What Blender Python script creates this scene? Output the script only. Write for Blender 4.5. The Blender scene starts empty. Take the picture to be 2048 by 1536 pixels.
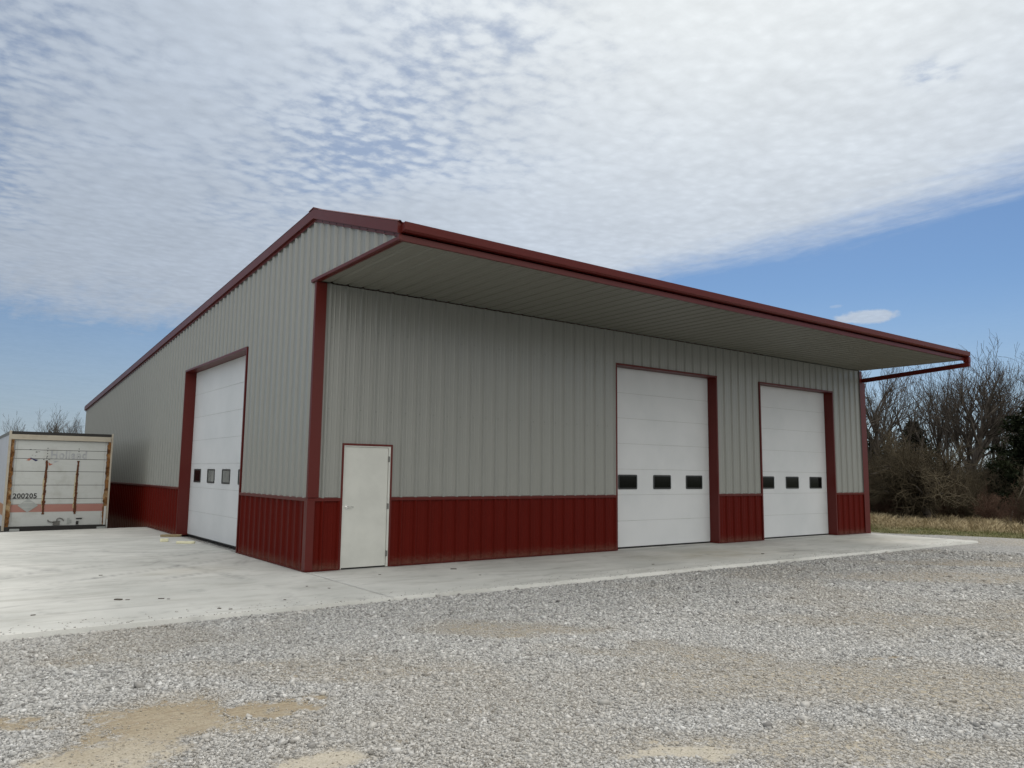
import bpy, math, random
import numpy as np
from mathutils import Vector, Matrix, noise as mnoise

S = bpy.context.scene
C = S.collection

# ------------------------------------------------------------------ camera
YAW, PITCH, ROLL = -0.6385, 0.1167, 0.0116
fw = Vector((-math.sin(YAW)*math.cos(PITCH), math.cos(YAW)*math.cos(PITCH), math.sin(PITCH)))
ri = Vector((math.cos(YAW), math.sin(YAW), 0))
up = ri.cross(fw)
r2 = ri*math.cos(ROLL) + up*math.sin(ROLL)
u2 = -ri*math.sin(ROLL) + up*math.cos(ROLL)
cam = bpy.data.cameras.new('camera')
cam.sensor_width = 36; cam.lens = 36*1529.07/2048
cam.clip_start = 0.05; cam.clip_end = 3000
co = bpy.data.objects.new('camera', cam); C.objects.link(co)
co.matrix_world = Matrix(((r2.x, u2.x, -fw.x, -5.1043), (r2.y, u2.y, -fw.y, -12.6641), (r2.z, u2.z, -fw.z, 1.6953), (0, 0, 0, 1)))
S.camera = co

# ------------------------------------------------------------------ light and exposure
SUN_AZ, SUN_EL = math.radians(58), math.radians(53)      # azimuth from +Y towards +X
sun_dir = Vector((math.sin(SUN_AZ)*math.cos(SUN_EL), math.cos(SUN_AZ)*math.cos(SUN_EL), math.sin(SUN_EL)))
sl = bpy.data.lights.new('sun', 'SUN'); sl.energy = 1.1; sl.angle = math.radians(16); sl.color = (1, .95, .88)
so = bpy.data.objects.new('sun', sl); C.objects.link(so)
so.rotation_euler = sun_dir.to_track_quat('Z', 'Y').to_euler()
S.view_settings.view_transform = 'Standard'; S.view_settings.look = 'None'
S.view_settings.exposure = 0.0; S.view_settings.gamma = 1.0
S.view_settings.use_curve_mapping = False

# ------------------------------------------------------------------ node helper
class NT:
    def __init__(s, tree): s.t = tree; s.n = tree.nodes; s.l = tree.links
    def new(s, typ, **kw):
        n = s.n.new(typ)
        for k, v in kw.items(): setattr(n, k, v)
        return n
    def put(s, sock, v):
        if isinstance(v, bpy.types.NodeSocket): s.l.new(v, sock)
        else: sock.default_value = v
    def m(s, op, a, b=0.0, c=0.0, clamp=False):
        n = s.new('ShaderNodeMath', operation=op, use_clamp=clamp)
        s.put(n.inputs[0], a); s.put(n.inputs[1], b); s.put(n.inputs[2], c)
        return n.outputs[0]
    def add(s, a, b): return s.m('ADD', a, b)
    def mul(s, a, b): return s.m('MULTIPLY', a, b)
    def sub(s, a, b): return s.m('SUBTRACT', a, b)
    def ss(s, x, lo, hi, a=0.0, b=1.0):
        n = s.new('ShaderNodeMapRange', interpolation_type='SMOOTHSTEP')
        s.put(n.inputs[0], x); s.put(n.inputs[1], lo); s.put(n.inputs[2], hi); s.put(n.inputs[3], a); s.put(n.inputs[4], b)
        return n.outputs[0]
    def noise(s, vec, scale, detail=3.0, rough=.5, dist=0.0):
        n = s.new('ShaderNodeTexNoise'); s.put(n.inputs['Vector'], vec)
        s.put(n.inputs['Scale'], scale); s.put(n.inputs['Detail'], detail); s.put(n.inputs['Roughness'], rough); s.put(n.inputs['Distortion'], dist)
        return n.outputs[0]
    def vor(s, vec, scale, out='Distance', **kw):
        n = s.new('ShaderNodeTexVoronoi', **kw); s.put(n.inputs['Vector'], vec); s.put(n.inputs['Scale'], scale)
        return n.outputs[out]
    def mix(s, f, a, b):
        n = s.new('ShaderNodeMix', data_type='RGBA'); s.put(n.inputs[0], f)
        s.put(n.inputs[6], a if isinstance(a, bpy.types.NodeSocket) else (*a, 1)[:4]); s.put(n.inputs[7], b if isinstance(b, bpy.types.NodeSocket) else (*b, 1)[:4])
        return n.outputs[2]
    def scl(s, vec, v):
        n = s.new('ShaderNodeMapping'); s.put(n.inputs[0], vec); n.inputs['Scale'].default_value = v
        return n.outputs[0]
    def attr(s, name):
        n = s.new('ShaderNodeAttribute', attribute_name=name); return n.outputs['Fac']
    def bump(s, h, strength, dist):
        n = s.new('ShaderNodeBump'); s.put(n.inputs['Height'], h)
        n.inputs['Strength'].default_value = strength; n.inputs['Distance'].default_value = dist
        return n.outputs[0]

# ------------------------------------------------------------------ world: blue sky with a sheet of broken altocumulus
W = bpy.data.worlds.new('World'); S.world = W; W.use_nodes = True
w = NT(W.node_tree); w.n.clear()
out = w.new('ShaderNodeOutputWorld'); bg = w.new('ShaderNodeBackground')
w.l.new(bg.outputs[0], out.inputs[0]); bg.inputs[1].default_value = 0.1
sky = w.new('ShaderNodeTexSky', sky_type='NISHITA'); sky.sun_disc = False
sky.sun_elevation = SUN_EL; sky.sun_rotation = SUN_AZ; sky.altitude = 200; sky.air_density = 1.0; sky.dust_density = 0.6; sky.ozone_density = 2.0
tc = w.new('ShaderNodeTexCoord').outputs['Generated']
sep = w.new('ShaderNodeSeparateXYZ'); w.l.new(tc, sep.inputs[0])
dx, dy, dz = sep.outputs
zc = w.m('MAXIMUM', dz, 0.03)
px = w.m('DIVIDE', dx, zc); py = w.m('DIVIDE', dy, zc)
cmb = w.new('ShaderNodeCombineXYZ'); w.l.new(px, cmb.inputs[0]); w.l.new(py, cmb.inputs[1])
P = cmb.outputs[0]
warpn = w.new('ShaderNodeTexNoise'); w.l.new(P, warpn.inputs['Vector']); warpn.inputs['Scale'].default_value = 6; warpn.inputs['Detail'].default_value = 2
wv = w.new('ShaderNodeVectorMath', operation='MULTIPLY_ADD'); w.l.new(warpn.outputs['Color'], wv.inputs[0]); wv.inputs[1].default_value = (.05, .05, 0); w.l.new(P, wv.inputs[2])
PW = wv.outputs[0]
big = w.noise(P, .55, 2)                      # broad thick and thin regions
mid = w.noise(P, 2.2, 4, .55)
cell = w.vor(w.scl(PW, (1.0, 1.25, 1)), 19, feature='SMOOTH_F1')
fine = w.noise(PW, 26, 5, .6)
fine2 = w.noise(w.scl(P, (1, 1, 1)), 55, 3, .6)
puff = w.add(w.mul(w.sub(.45, cell), 1.2), w.mul(w.sub(fine, .5), 1.1))
puff = w.add(puff, w.mul(w.sub(fine2, .5), .35))
# ripply region (thin sheet where blue shows between the cloudlets)
def blob(cx, cy, rx, ry, rot=0.0):
    c, s_ = math.cos(rot), math.sin(rot)
    ax = w.sub(px, cx); ay = w.sub(py, cy)
    u = w.m('DIVIDE', w.add(w.mul(ax, c), w.mul(ay, s_)), rx); v = w.m('DIVIDE', w.sub(w.mul(ay, c), w.mul(ax, s_)), ry)
    return w.m('EXPONENT', w.mul(w.add(w.mul(u, u), w.mul(v, v)), -1.0))
thin = w.mul(blob(.95, 2.1, .33, .5), .95)
for b_ in ((.97, 1.4, .30, .36, .55), (.85, 2.95, .45, .5, .40), (.02, 3.0, .22, 1.0, .75), (.1, 1.9, .3, .5, .45), (1.9, .84, .10, .07, .6), (1.35, 1.9, .25, .5, .2), (.2, 5.3, .6, .5, .3)):
    thin = w.add(thin, w.mul(blob(*b_[:4]), b_[4]))
thin = w.add(thin, w.mul(w.sub(mid, .5), .9))
thick = w.sub(1.02, w.mul(thin, .62))                     # about 1 = closed, about 0.2 = open
dens = w.add(thick, w.mul(puff, w.add(.15, w.mul(thin, 1.05))))
# edge of the sheet
st = w.noise(w.scl(P, (2.2, .55, 1)), 1.6, 6, .65, .4)
en = w.add(w.mul(w.sub(st, .5), .75), w.mul(w.sub(w.noise(P, 7, 5, .65), .5), .28))
e1 = w.sub(3.0, px)
e2 = w.sub(3.92, w.add(w.mul(px, .80), w.mul(py, .45)))
e3 = w.mul(w.sub(6.5, py), .26)
edge = w.m('SMOOTH_MIN', w.m('SMOOTH_MIN', e1, e2, .4), e3, .4)
edge = w.add(edge, en)
emask = w.ss(edge, -.12, .55)
sheet = w.mul(w.ss(dens, .08, .92, .48, 1.0), emask)
# small clouds below the sheet, given as direction blobs
def dirblob(az, el, raz, rel, amp, nz, thr):
    azv = w.m('ARCTAN2', dx, dy)
    elv = w.m('ARCSINE', dz)
    u = w.m('DIVIDE', w.sub(azv, az), raz); v = w.m('DIVIDE', w.sub(elv, el), rel)
    g = w.m('EXPONENT', w.mul(w.add(w.mul(u, u), w.mul(v, v)), -1.0))
    return w.mul(w.ss(w.add(g, w.mul(w.sub(nz, .5), 1.1)), thr, thr+.35), amp)
n1 = w.noise(w.scl(tc, (1, 1, 1.7)), 34, 5, .6)
n2 = w.noise(w.scl(tc, (1, 1, 5)), 9, 5, .6)
n0 = w.noise(w.scl(tc, (1, 1, 1.4)), 70, 5, .65)
small = dirblob(1.078, .1900, .052, .0105, .85, w.add(w.mul(n1, .6), w.mul(n0, .55)), .50)
small = w.m('MAXIMUM', small, dirblob(1.045, .205, .012, .004, .3, n1, .5))
small = w.m('MAXIMUM', small, dirblob(.03, .095, .11, .022, .45, n2, .35))
small = w.m('MAXIMUM', small, dirblob(.22, .12, .09, .012, .35, n2, .4))
small = w.m('MAXIMUM', small, w.add(w.mul(w.ss(dz, .24, .0), .55), w.mul(w.ss(dx, .5, .1), .12)))
alpha = w.m('MAXIMUM', sheet, small)
# cloud brightness: brighter towards the sun, slightly darker in thick knots
sd = w.new('ShaderNodeVectorMath', operation='DOT_PRODUCT'); w.l.new(tc, sd.inputs[0]); sd.inputs[1].default_value = sun_dir
glow = w.m('POWER', w.m('MAXIMUM', sd.outputs['Value'], 0.0), 5.0)
lum = w.add(4.5, w.mul(glow, 5.9))
# unseen cloud overhead and behind the viewer, brightened to light walls and ground
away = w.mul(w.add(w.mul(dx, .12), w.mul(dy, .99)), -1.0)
unseen_fill = w.m('MAXIMUM', w.ss(away, .02, .55), w.ss(dz, .58, .88))
lum = w.add(lum, w.mul(unseen_fill, 11.0))
lum = w.mul(lum, w.add(1.0, w.mul(w.sub(mid, .5), .22)))
lum = w.mul(lum, w.add(1.0, w.mul(w.sub(puff, .1), .13)))
cc = w.mix(w.ss(glow, 0.0, .8), (.87, 1.0, 1.19), (.965, 1.01, 1.03))
cc = w.mix(unseen_fill, cc, (1.02, 1.0, .955))
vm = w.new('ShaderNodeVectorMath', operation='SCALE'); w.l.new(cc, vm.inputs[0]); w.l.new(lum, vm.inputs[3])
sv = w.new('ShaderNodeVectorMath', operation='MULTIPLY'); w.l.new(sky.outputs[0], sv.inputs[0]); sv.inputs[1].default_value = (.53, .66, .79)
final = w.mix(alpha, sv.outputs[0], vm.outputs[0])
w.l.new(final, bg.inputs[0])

# ------------------------------------------------------------------ materials
MATS = {}
def mat(name, build):
    m_ = bpy.data.materials.new(name); m_.use_nodes = True
    t = NT(m_.node_tree); b = m_.node_tree.nodes['Principled BSDF']
    build(t, b); MATS[name] = m_; return m_
def setc(t, b, col, rough=.5, metal=0.0, spec=.5):
    t.put(b.inputs['Base Color'], col if isinstance(col, bpy.types.NodeSocket) else (*col, 1)); t.put(b.inputs['Roughness'], rough)
    b.inputs['Metallic'].default_value = metal; b.inputs['Specular IOR Level'].default_value = spec
def geo(t): return t.new('ShaderNodeNewGeometry').outputs['Position']

def metal_paint(col, rough=.42, var=.05, spec=.5):
    def f(t, b):
        p = geo(t)
        n = t.noise(p, 1.1, 4, .6); n2 = t.noise(t.scl(p, (9, 9, .6)), 3, 3, .6)
        k = t.add(1.0, t.add(t.mul(t.sub(n, .5), var*2), t.mul(t.sub(n2, .5), var*.6)))
        v = t.new('ShaderNodeVectorMath', operation='SCALE'); v.inputs[0].default_value = col; t.l.new(k, v.inputs[3])
        setc(t, b, v.outputs[0], t.add(rough-.06, t.mul(n, .14)), 0, spec)
        oil = t.noise(t.scl(p, (2.6, 2.6, .9)), 1.6, 2, .5)
        t.l.new(t.bump(oil, .22, .010), b.inputs['Normal'])
    return f
M_grey = mat('grey_steel_cladding', metal_paint((.228, .235, .218), .30, .05, .6))
def red_panel(t, b):
    metal_paint((.082, .0052, .0025), .45, .10, .08)(t, b)
    lk = b.inputs['Base Color'].links[0].from_socket
    p = geo(t); sp = t.new('ShaderNodeSeparateXYZ'); t.l.new(p, sp.inputs[0])
    n = t.noise(t.scl(p, (1, 1, 2)), 9, 5, .65)
    f = t.mul(t.ss(t.add(sp.outputs[2], t.mul(n, .28)), .36, .06), .42)
    t.l.new(t.mix(f, lk, (.16, .12, .09)), b.inputs['Base Color'])

M_trim = mat('red_trim', metal_paint((.084, .0085, .006), .38, .05, .3))
M_soff = mat('soffit_steel', metal_paint((.17, .168, .14), .5, .04))
M_roof = mat('roof_steel', metal_paint((.14, .025, .02), .4, .05))
def f_door(t, b):
    p = geo(t)
    n = t.noise(t.scl(p, (5, 5, 60)), 3, 4, .65)
    d = t.noise(p, .8, 4, .6)
    setc(t, b, t.mix(t.ss(d, .3, .8), (.565, .585, .60), (.505, .53, .545)), .5, 0, .4)
    t.l.new(t.bump(n, .5, .004), b.inputs['Normal'])
M_door = mat('white_sectional_door', f_door)
def f_slab(t, b):
    p = geo(t); d = t.noise(p, 2.2, 5, .6)
    setc(t, b, t.mix(t.ss(d, .3, .75), (.52, .53, .495), (.46, .47, .44)), .45, 0, .4)
M_entry = mat('off_white_door_paint', f_slab)
M_black = mat('black_plastic', lambda t, b: setc(t, b, (.012, .014, .014), .4))
M_seal = mat('black_rubber', lambda t, b: setc(t, b, (.01, .01, .01), .8))
def f_glass(t, b):
    setc(t, b, (.003, .004, .004), .08, 0, .12)
M_glass = mat('dark_window_glass', f_glass)
def f_glass2(t, b):
    p = geo(t); setc(t, b, t.mix(t.ss(t.noise(p, 2.4, 2), .35, .65), (.10, .11, .11), (.16, .17, .165)), .12, 0, .6)  # grey sky reflection of the gable panes, painted into the base colour
M_glass2 = mat('sky_reflection_glass', f_glass2)
M_chrome = mat('satin_chrome', lambda t, b: setc(t, b, (.8, .8, .78), .22, 1.0))
M_hinge = mat('dull_steel', lambda t, b: setc(t, b, (.16, .16, .15), .5, .6))
M_dark = mat('dark_interior', lambda t, b: setc(t, b, (.02, .02, .02), .9))
M_screw = mat('screw_head', lambda t, b: setc(t, b, (.12, .12, .11), .5, .3))
M_foam = mat('pale_foam', lambda t, b: setc(t, b, t.mix(t.noise(geo(t), 30, 3), (.62, .60, .40), (.72, .70, .52)), .9))
M_scrap = mat('brown_scrap', lambda t, b: setc(t, b, t.mix(t.noise(geo(t), 40, 3), (.16, .12, .06), (.30, .24, .14)), .9))
M_mud = mat('dried_mud', lambda t, b: setc(t, b, (.085, .072, .06), .95))

def f_conc(t, b):
    p = geo(t)
    n1 = t.noise(p, .55, 6, .6); n2 = t.noise(t.scl(p, (.5, 2.2, 1)), 1.6, 6, .65, .5); n3 = t.noise(p, 90, 3, .6)
    n4 = t.noise(p, 6, 5, .65)
    c = t.mix(t.ss(n1, .3, .72), (.43, .435, .41), (.56, .56, .53))
    c = t.mix(t.mul(t.ss(n2, .46, .74), .7), c, (.335, .33, .30))
    c = t.mix(t.mul(t.ss(n4, .55, .8), .22), c, (.30, .29, .26))
    c = t.mix(t.mul(t.ss(n3, .4, .75), .2), c, (.30, .30, .28))
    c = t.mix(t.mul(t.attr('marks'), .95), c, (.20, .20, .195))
    c = t.mix(t.mul(t.attr('stain'), .6), c, (.36, .31, .21))
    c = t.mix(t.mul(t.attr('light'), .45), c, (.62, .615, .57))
    setc(t, b, c, .85, 0, .25)
    t.l.new(t.bump(t.add(n3, t.mul(n4, 2.0)), .35, .004), b.inputs['Normal'])
M_conc = mat('broom_finished_concrete', f_conc)

def stone_col(t, f, dirt):
    """f 0..1 random tone"""
    c = t.mix(t.ss(f, .0, .5), (.15, .15, .15), (.40, .40, .39))
    c = t.mix(t.ss(f, .5, 1.0), c, (.58, .58, .567))
    return t.mix(dirt, c, (.31, .265, .195))
def f_ground(t, b):
    p = geo(t)
    dirt = t.attr('dirt'); tone = t.attr('tone'); grass = t.attr('grass')
    v = t.new('ShaderNodeTexVoronoi'); t.l.new(p, v.inputs['Vector']); v.inputs['Scale'].default_value = 42
    v2 = t.new('ShaderNodeTexVoronoi'); t.l.new(p, v2.inputs['Vector']); v2.inputs['Scale'].default_value = 19
    sepc = t.new('ShaderNodeSeparateColor'); t.l.new(v.outputs['Color'], sepc.inputs[0])
    sepd = t.new('ShaderNodeSeparateColor'); t.l.new(v2.outputs['Color'], sepd.inputs[0])
    f = t.add(t.mul(sepc.outputs[0], .65), t.mul(sepd.outputs[0], .35))
    g = stone_col(t, f, t.mul(dirt, .35))
    g = t.mix(t.mul(t.ss(v.outputs['Distance'], .3, .75), .55), g, (.07, .07, .068))
    patch = t.noise(p, .9, 5, .6)
    g = t.mix(t.mul(t.ss(patch, .45, .75), .35), g, (.33, .31, .27))
    fn = t.noise(p, 60, 4, .7); fm = t.noise(t.scl(p, (3.0, 9.0, 1)), 3, 4, .6)
    so1 = t.mix(t.ss(fn, .3, .7), (.20, .165, .11), (.30, .255, .18))
    so1 = t.mix(t.mul(t.ss(fm, .42, .66), .6), so1, (.18, .13, .08))
    so2 = t.mix(t.ss(fn, .3, .7), (.34, .315, .255), (.46, .43, .37))
    soil = t.mix(tone, so1, so2)
    thr = t.add(t.mul(t.sub(fn, .5), .35), t.mul(t.sub(sepd.outputs[1], .5), .55))
    g = t.mix(t.ss(t.add(dirt, thr), .30, .78), g, soil)
    gn = t.noise(p, 3, 5, .65)
    gr = t.mix(t.ss(gn, .35, .65), (.06, .075, .03), (.17, .145, .075))
    g = t.mix(grass, g, gr)
    setc(t, b, g, .95, 0, .15)
    h = t.add(t.mul(t.sub(1.0, v.outputs['Distance']), 1.0), t.mul(sepc.outputs[1], .8))
    h = t.mul(h, t.sub(1.0, t.mul(dirt, .85)))
    t.l.new(t.bump(h, .9, .014), b.inputs['Normal'])
M_ground = mat('gravel_ground', f_ground)
def f_stone(t, b):
    setc(t, b, stone_col(t, t.attr('shade'), t.attr('dirt')), .9, 0, .2)
M_stone = mat('crushed_limestone', f_stone)
def f_bark(c1, c2, sc=6):
    def f(t, b):
        p = geo(t); n = t.noise(t.scl(p, (1, 1, .3)), sc, 5, .6)
        setc(t, b, t.mix(t.ss(n, .3, .7), c1, c2), .95, 0, .1)
    return f
M_bark = mat('grey_bark', f_bark((.045, .038, .032), (.12, .105, .09)))
M_twig = mat('bare_twigs', f_bark((.045, .037, .031), (.11, .095, .08), 3))
M_brush = mat('dry_brush', f_bark((.045, .036, .024), (.12, .10, .068), 1.2))
M_rbrush = mat('reddish_brush', f_bark((.07, .04, .03), (.15, .095, .07), 2))
M_pale = mat('pale_bark', f_bark((.22, .19, .15), (.34, .30, .25)))
def f_leafy(t, b):
    n = t.noise(geo(t), 1.6, 4, .6); setc(t, b, t.mix(t.ss(n, .35, .7), (.008, .012, .006), (.024, .029, .013)), .9, 0, .1)
M_cedar = mat('cedar_foliage', f_leafy)
def f_grass(t, b):
    a = t.attr('shade'); g = t.attr('green')
    c = t.mix(a, (.20, .155, .09), (.50, .42, .27)); c = t.mix(g, c, (.10, .125, .04))
    setc(t, b, c, .9, 0, .1)
M_grass = mat('dry_grass', f_grass)
# trailer
def f_tr(base, grime):
    def f(t, b):
        p = geo(t); n = t.noise(p, 2.4, 5, .65); n2 = t.noise(t.scl(p, (1.5, 1.5, 12)), 2, 4, .6)
        c = t.mix(t.mul(t.ss(n, .45, .8), .5), base, grime); c = t.mix(t.mul(t.ss(n2, .55, .8), .25), c, grime)
        setc(t, b, c, .5, 0, .4)
    return f
M_twhite = mat('aged_white_paint', f_tr((.43, .45, .44), (.27, .27, .24)))
M_tside = mat('trailer_side_paint', f_tr((.42, .44, .48), (.30, .31, .33)))
def f_rust(t, b):
    p = geo(t); n = t.noise(p, 9, 5, .7); n2 = t.noise(p, 3, 4, .6)
    c = t.mix(t.ss(n, .3, .7), (.05, .022, .010), (.23, .115, .045)); c = t.mix(t.mul(t.ss(n2, .5, .65), .8), c, (.36, .27, .15))
    setc(t, b, c, .95, 0, .1)
M_rust = mat('flaking_rust', f_rust)
M_drust = mat('dark_rust', lambda t, b: setc(t, b, t.mix(t.noise(geo(t), 14, 4), (.012, .007, .005), (.15, .052, .018)), .95))
def f_run(t, b):
    p = geo(t); n = t.noise(t.scl(p, (6, 6, 1)), 3, 4, .6)
    setc(t, b, t.mix(t.ss(n, .3, .7), (.42, .39, .28), (.36, .27, .12)), .7)
M_run = mat('rust_runoff', f_run)
M_cream = mat('cream_frame_paint', f_tr((.36, .33, .27), (.20, .15, .10)))
M_pink = mat('faded_red_stripe', f_tr((.31, .145, .12), (.33, .21, .165)))
M_orange = mat('faded_orange_stripe', f_tr((.34, .15, .06), (.22, .07, .03)))
M_sill = mat('black_sill', lambda t, b: setc(t, b, (.014, .013, .012), .7))
M_ink = mat('black_lettering', lambda t, b: setc(t, b, (.01, .01, .012), .6))
M_ghost = mat('ghost_lettering', lambda t, b: setc(t, b, t.mix(t.ss(t.noise(geo(t), 8, 3), .35, .65), (.37, .385, .39), (.29, .305, .32)), .6))
M_navy = mat('navy_paint', lambda t, b: setc(t, b, (.012, .012, .07), .6))
M_brick = mat('faded_logo_red', lambda t, b: setc(t, b, (.33, .12, .08), .6))
M_plac = mat('placard_metal', f_tr((.31, .33, .32), (.22, .24, .23)))
M_tire = mat('tyre_rubber', lambda t, b: setc(t, b, (.02, .02, .02), .85))

M_red = mat('red_wainscot_steel', red_panel)
# ------------------------------------------------------------------ mesh helpers
def link(o, parent=None):
    C.objects.link(o)
    if parent is not None: o.parent = parent
    return o
def np_mesh(name, V, F, m_, attrs=None, smooth=False):
    """V (n,3), F (k,q) uniform polygon size"""
    V = np.asarray(V, np.float32); F = np.asarray(F, np.int32)
    me = bpy.data.meshes.new(name); me.vertices.add(len(V)); me.vertices.foreach_set('co', V.ravel())
    q = F.shape[1]; me.loops.add(F.size); me.loops.foreach_set('vertex_index', F.ravel())
    me.polygons.add(len(F)); me.polygons.foreach_set('loop_start', np.arange(0, F.size, q, dtype=np.int32))
    me.polygons.foreach_set('loop_total', np.full(len(F), q, np.int32))
    if smooth: me.polygons.foreach_set('use_smooth', np.ones(len(F), bool))
    me.update(calc_edges=True)
    for k, a in (attrs or {}).items():
        at = me.attributes.new(k, 'FLOAT', 'POINT'); at.data.foreach_set('value', np.asarray(a, np.float32))
    me.materials.append(m_)
    return me
class MB:
    def __init__(s): s.v = []; s.f = []; s.mi = []; s.cur = 0
    def quad(s, a, b, c, d):
        i = len(s.v); s.v += [a, b, c, d]; s.f.append((i, i+1, i+2, i+3)); s.mi.append(s.cur)
    def poly(s, pts):
        i = len(s.v); s.v += list(pts); s.f.append(tuple(range(i, i+len(pts)))); s.mi.append(s.cur)
    def box(s, x0, x1, y0, y1, z0, z1):
        i = len(s.v)
        s.v += [(x, y, z) for z in (z0, z1) for y in (y0, y1) for x in (x0, x1)]
        for f in ((0, 2, 3, 1), (4, 5, 7, 6), (0, 1, 5, 4), (2, 6, 7, 3), (0, 4, 6, 2), (1, 3, 7, 5)):
            s.f.append(tuple(i+k for k in f)); s.mi.append(s.cur)
    def prism(s, pts, ax, a0, a1):
        """closed 2D outline pts extruded along axis ax (0=x: pts are (y,z); 1=y: pts are (x,z); 2=z: pts are (x,y))"""
        def mk(p, a): return (a, p[0], p[1]) if ax == 0 else ((p[0], a, p[1]) if ax == 1 else (p[0], p[1], a))
        i = len(s.v); n = len(pts)
        s.v += [mk(p, a0) for p in pts] + [mk(p, a1) for p in pts]
        s.f.append(tuple(range(i+n-1, i-1, -1))); s.f.append(tuple(range(i+n, i+2*n))); s.mi += [s.cur]*2
        for k in range(n):
            s.f.append((i+k, i+(k+1) % n, i+n+(k+1) % n, i+n+k)); s.mi.append(s.cur)
    def tube(s, p0, p1, r0, r1=None, n=10, caps=True):
        r1 = r0 if r1 is None else r1
        p0 = Vector(p0); p1 = Vector(p1); d = (p1-p0).normalized(); a = d.orthogonal().normalized(); b = d.cross(a)
        i = len(s.v)
        for p, r in ((p0, r0), (p1, r1)):
            for k in range(n):
                t = 2*math.pi*k/n; s.v.append(tuple(p + (a*math.cos(t)+b*math.sin(t))*r))
        for k in range(n): s.f.append((i+k, i+(k+1) % n, i+n+(k+1) % n, i+n+k)); s.mi.append(s.cur)
        if caps: s.f.append(tuple(range(i+n-1, i-1, -1))); s.f.append(tuple(range(i+n, i+2*n))); s.mi += [s.cur]*2
    def build(s, name, m_, parent=None, bevel=0, smooth=False):
        me = bpy.data.meshes.new(name); me.from_pydata(s.v, [], s.f)
        for q in (m_ if isinstance(m_, (list, tuple)) else [m_]): me.materials.append(q)
        me.polygons.foreach_set('material_index', s.mi)
        if smooth: me.polygons.foreach_set('use_smooth', [True]*len(s.f))
        me.update()
        o = bpy.data.objects.new(name, me); link(o, parent)
        if bevel:
            b = o.modifiers.new('bevel', 'BEVEL'); b.width = bevel; b.segments = 2; b.limit_method = 'ANGLE'
        return o
def empty(name, loc=(0, 0, 0), parent=None):
    o = bpy.data.objects.new(name, None); o.location = loc; o.empty_display_size = .3; return link(o, parent)
def tag(o, label=None, cat=None, group=None, kind=None):
    if label: o['label'] = label
    if cat: o['category'] = cat
    if group: o['group'] = group
    if kind: o['kind'] = kind
    return o

# ------------------------------------------------------------------ noise for masks (numpy)
_rs = np.random.RandomState(7); _LAT = _rs.rand(256, 256)
def vn(x, y):
    xi = np.floor(x).astype(int); yi = np.floor(y).astype(int); fx = x-xi; fy = y-yi
    fx = fx*fx*(3-2*fx); fy = fy*fy*(3-2*fy)
    g = lambda a, b: _LAT[a % 256, b % 256]
    return (g(xi, yi)*(1-fx)+g(xi+1, yi)*fx)*(1-fy)+(g(xi, yi+1)*(1-fx)+g(xi+1, yi+1)*fx)*fy
def fbm(x, y, o=4):
    s = 0; a = .5; n = 0
    for i in range(o): s = s+a*vn(x*2**i+i*17.3, y*2**i+i*9.1); n += a; a *= .5
    return s/n
# dirt patches: centre, radii (first along the camera-right world direction), strength, paleness
CA, SA = .803, -.596
PATCH = [(-3.72, -6.75, .50, .56, 1.0, .1), (-4.2, -7.3, .40, .40, .85, .7), (-2.88, -6.95, .30, .13, 1.0, .1), (-2.58, -6.88, .16, .10, .9, .1),
         (-4.62, -6.15, .35, .16, .9, .15), (-3.12, -8.15, .34, .22, .9, .8), (.30, -5.45, 1.1, .42, .55, .45), (1.2, -7.9, .6, .35, .5, .4),
         (1.6, -9.1, 2.6, .65, .50, .5), (-.35, -9.6, 1.5, .30, .5, .6), (-1.15, -9.15, .45, .13, .85, 1.0), (9.6, -6.3, 2.6, .7, .45, .15), (12.5, -5.6, 2.5, .6, .5, .2),
         (2.45, -8.65, .40, .07, .7, .0), (-3.9, -4.5, .6, .22, .42, .1), (.7, -7.2, .9, .3, .42, .4), (5.2, -8.3, 2.5, .5, .45, .3), (7.5, -9.0, 2, .8, .45, .4), (-2.0, -6.2, 1.4, .35, .42, .3),
         (-3.3, -7.1, .8, .25, .45, .5), (21, -5, 5, 1.6, .4, .3)]
def dirt_at(x, y):
    nx = (fbm(x*1.9+3, y*1.9+8, 5)-.5)*.85; ny = (fbm(x*1.9+40, y*1.9+21, 5)-.5)*.85
    d = np.zeros_like(x); t = np.zeros_like(x); wsum = np.full_like(x, 1e-4)
    for cx, cy, rx, ry, s, p in PATCH:
        ax = x+nx-cx; ay = y+ny-cy; u = (ax*CA+ay*SA)/rx; v = (-ax*SA+ay*CA)/ry
        g = np.clip(1.55-np.sqrt(u*u+v*v)*1.0, 0, 1); g = g*g*(3-2*g)*s
        d = np.maximum(d, g); t += g*p; wsum += g
    base = np.clip((fbm(x*.5, y*.5, 4)-.55)*1.6, 0, .3)
    return np.clip(np.maximum(d, base), 0, 1), t/wsum
def grass_edge(x, y):            # >0 inside the grass field
    e = x-(19.25+np.where(y < 0, -.5*y, 0*y)) + (fbm(x*.8, y*.8, 3)-.5)*.7
    return e
def drop(x, y):                  # the lower yard behind the slab, to the left of the building
    return np.clip((y-12.15)/.5, 0, 1)*np.clip((1.0-x)/.8, 0, 1)*1.12
def ground_z(x, y):
    return -.05+(fbm(x*.35, y*.35, 3)-.5)*.03 - drop(x, y)

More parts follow.
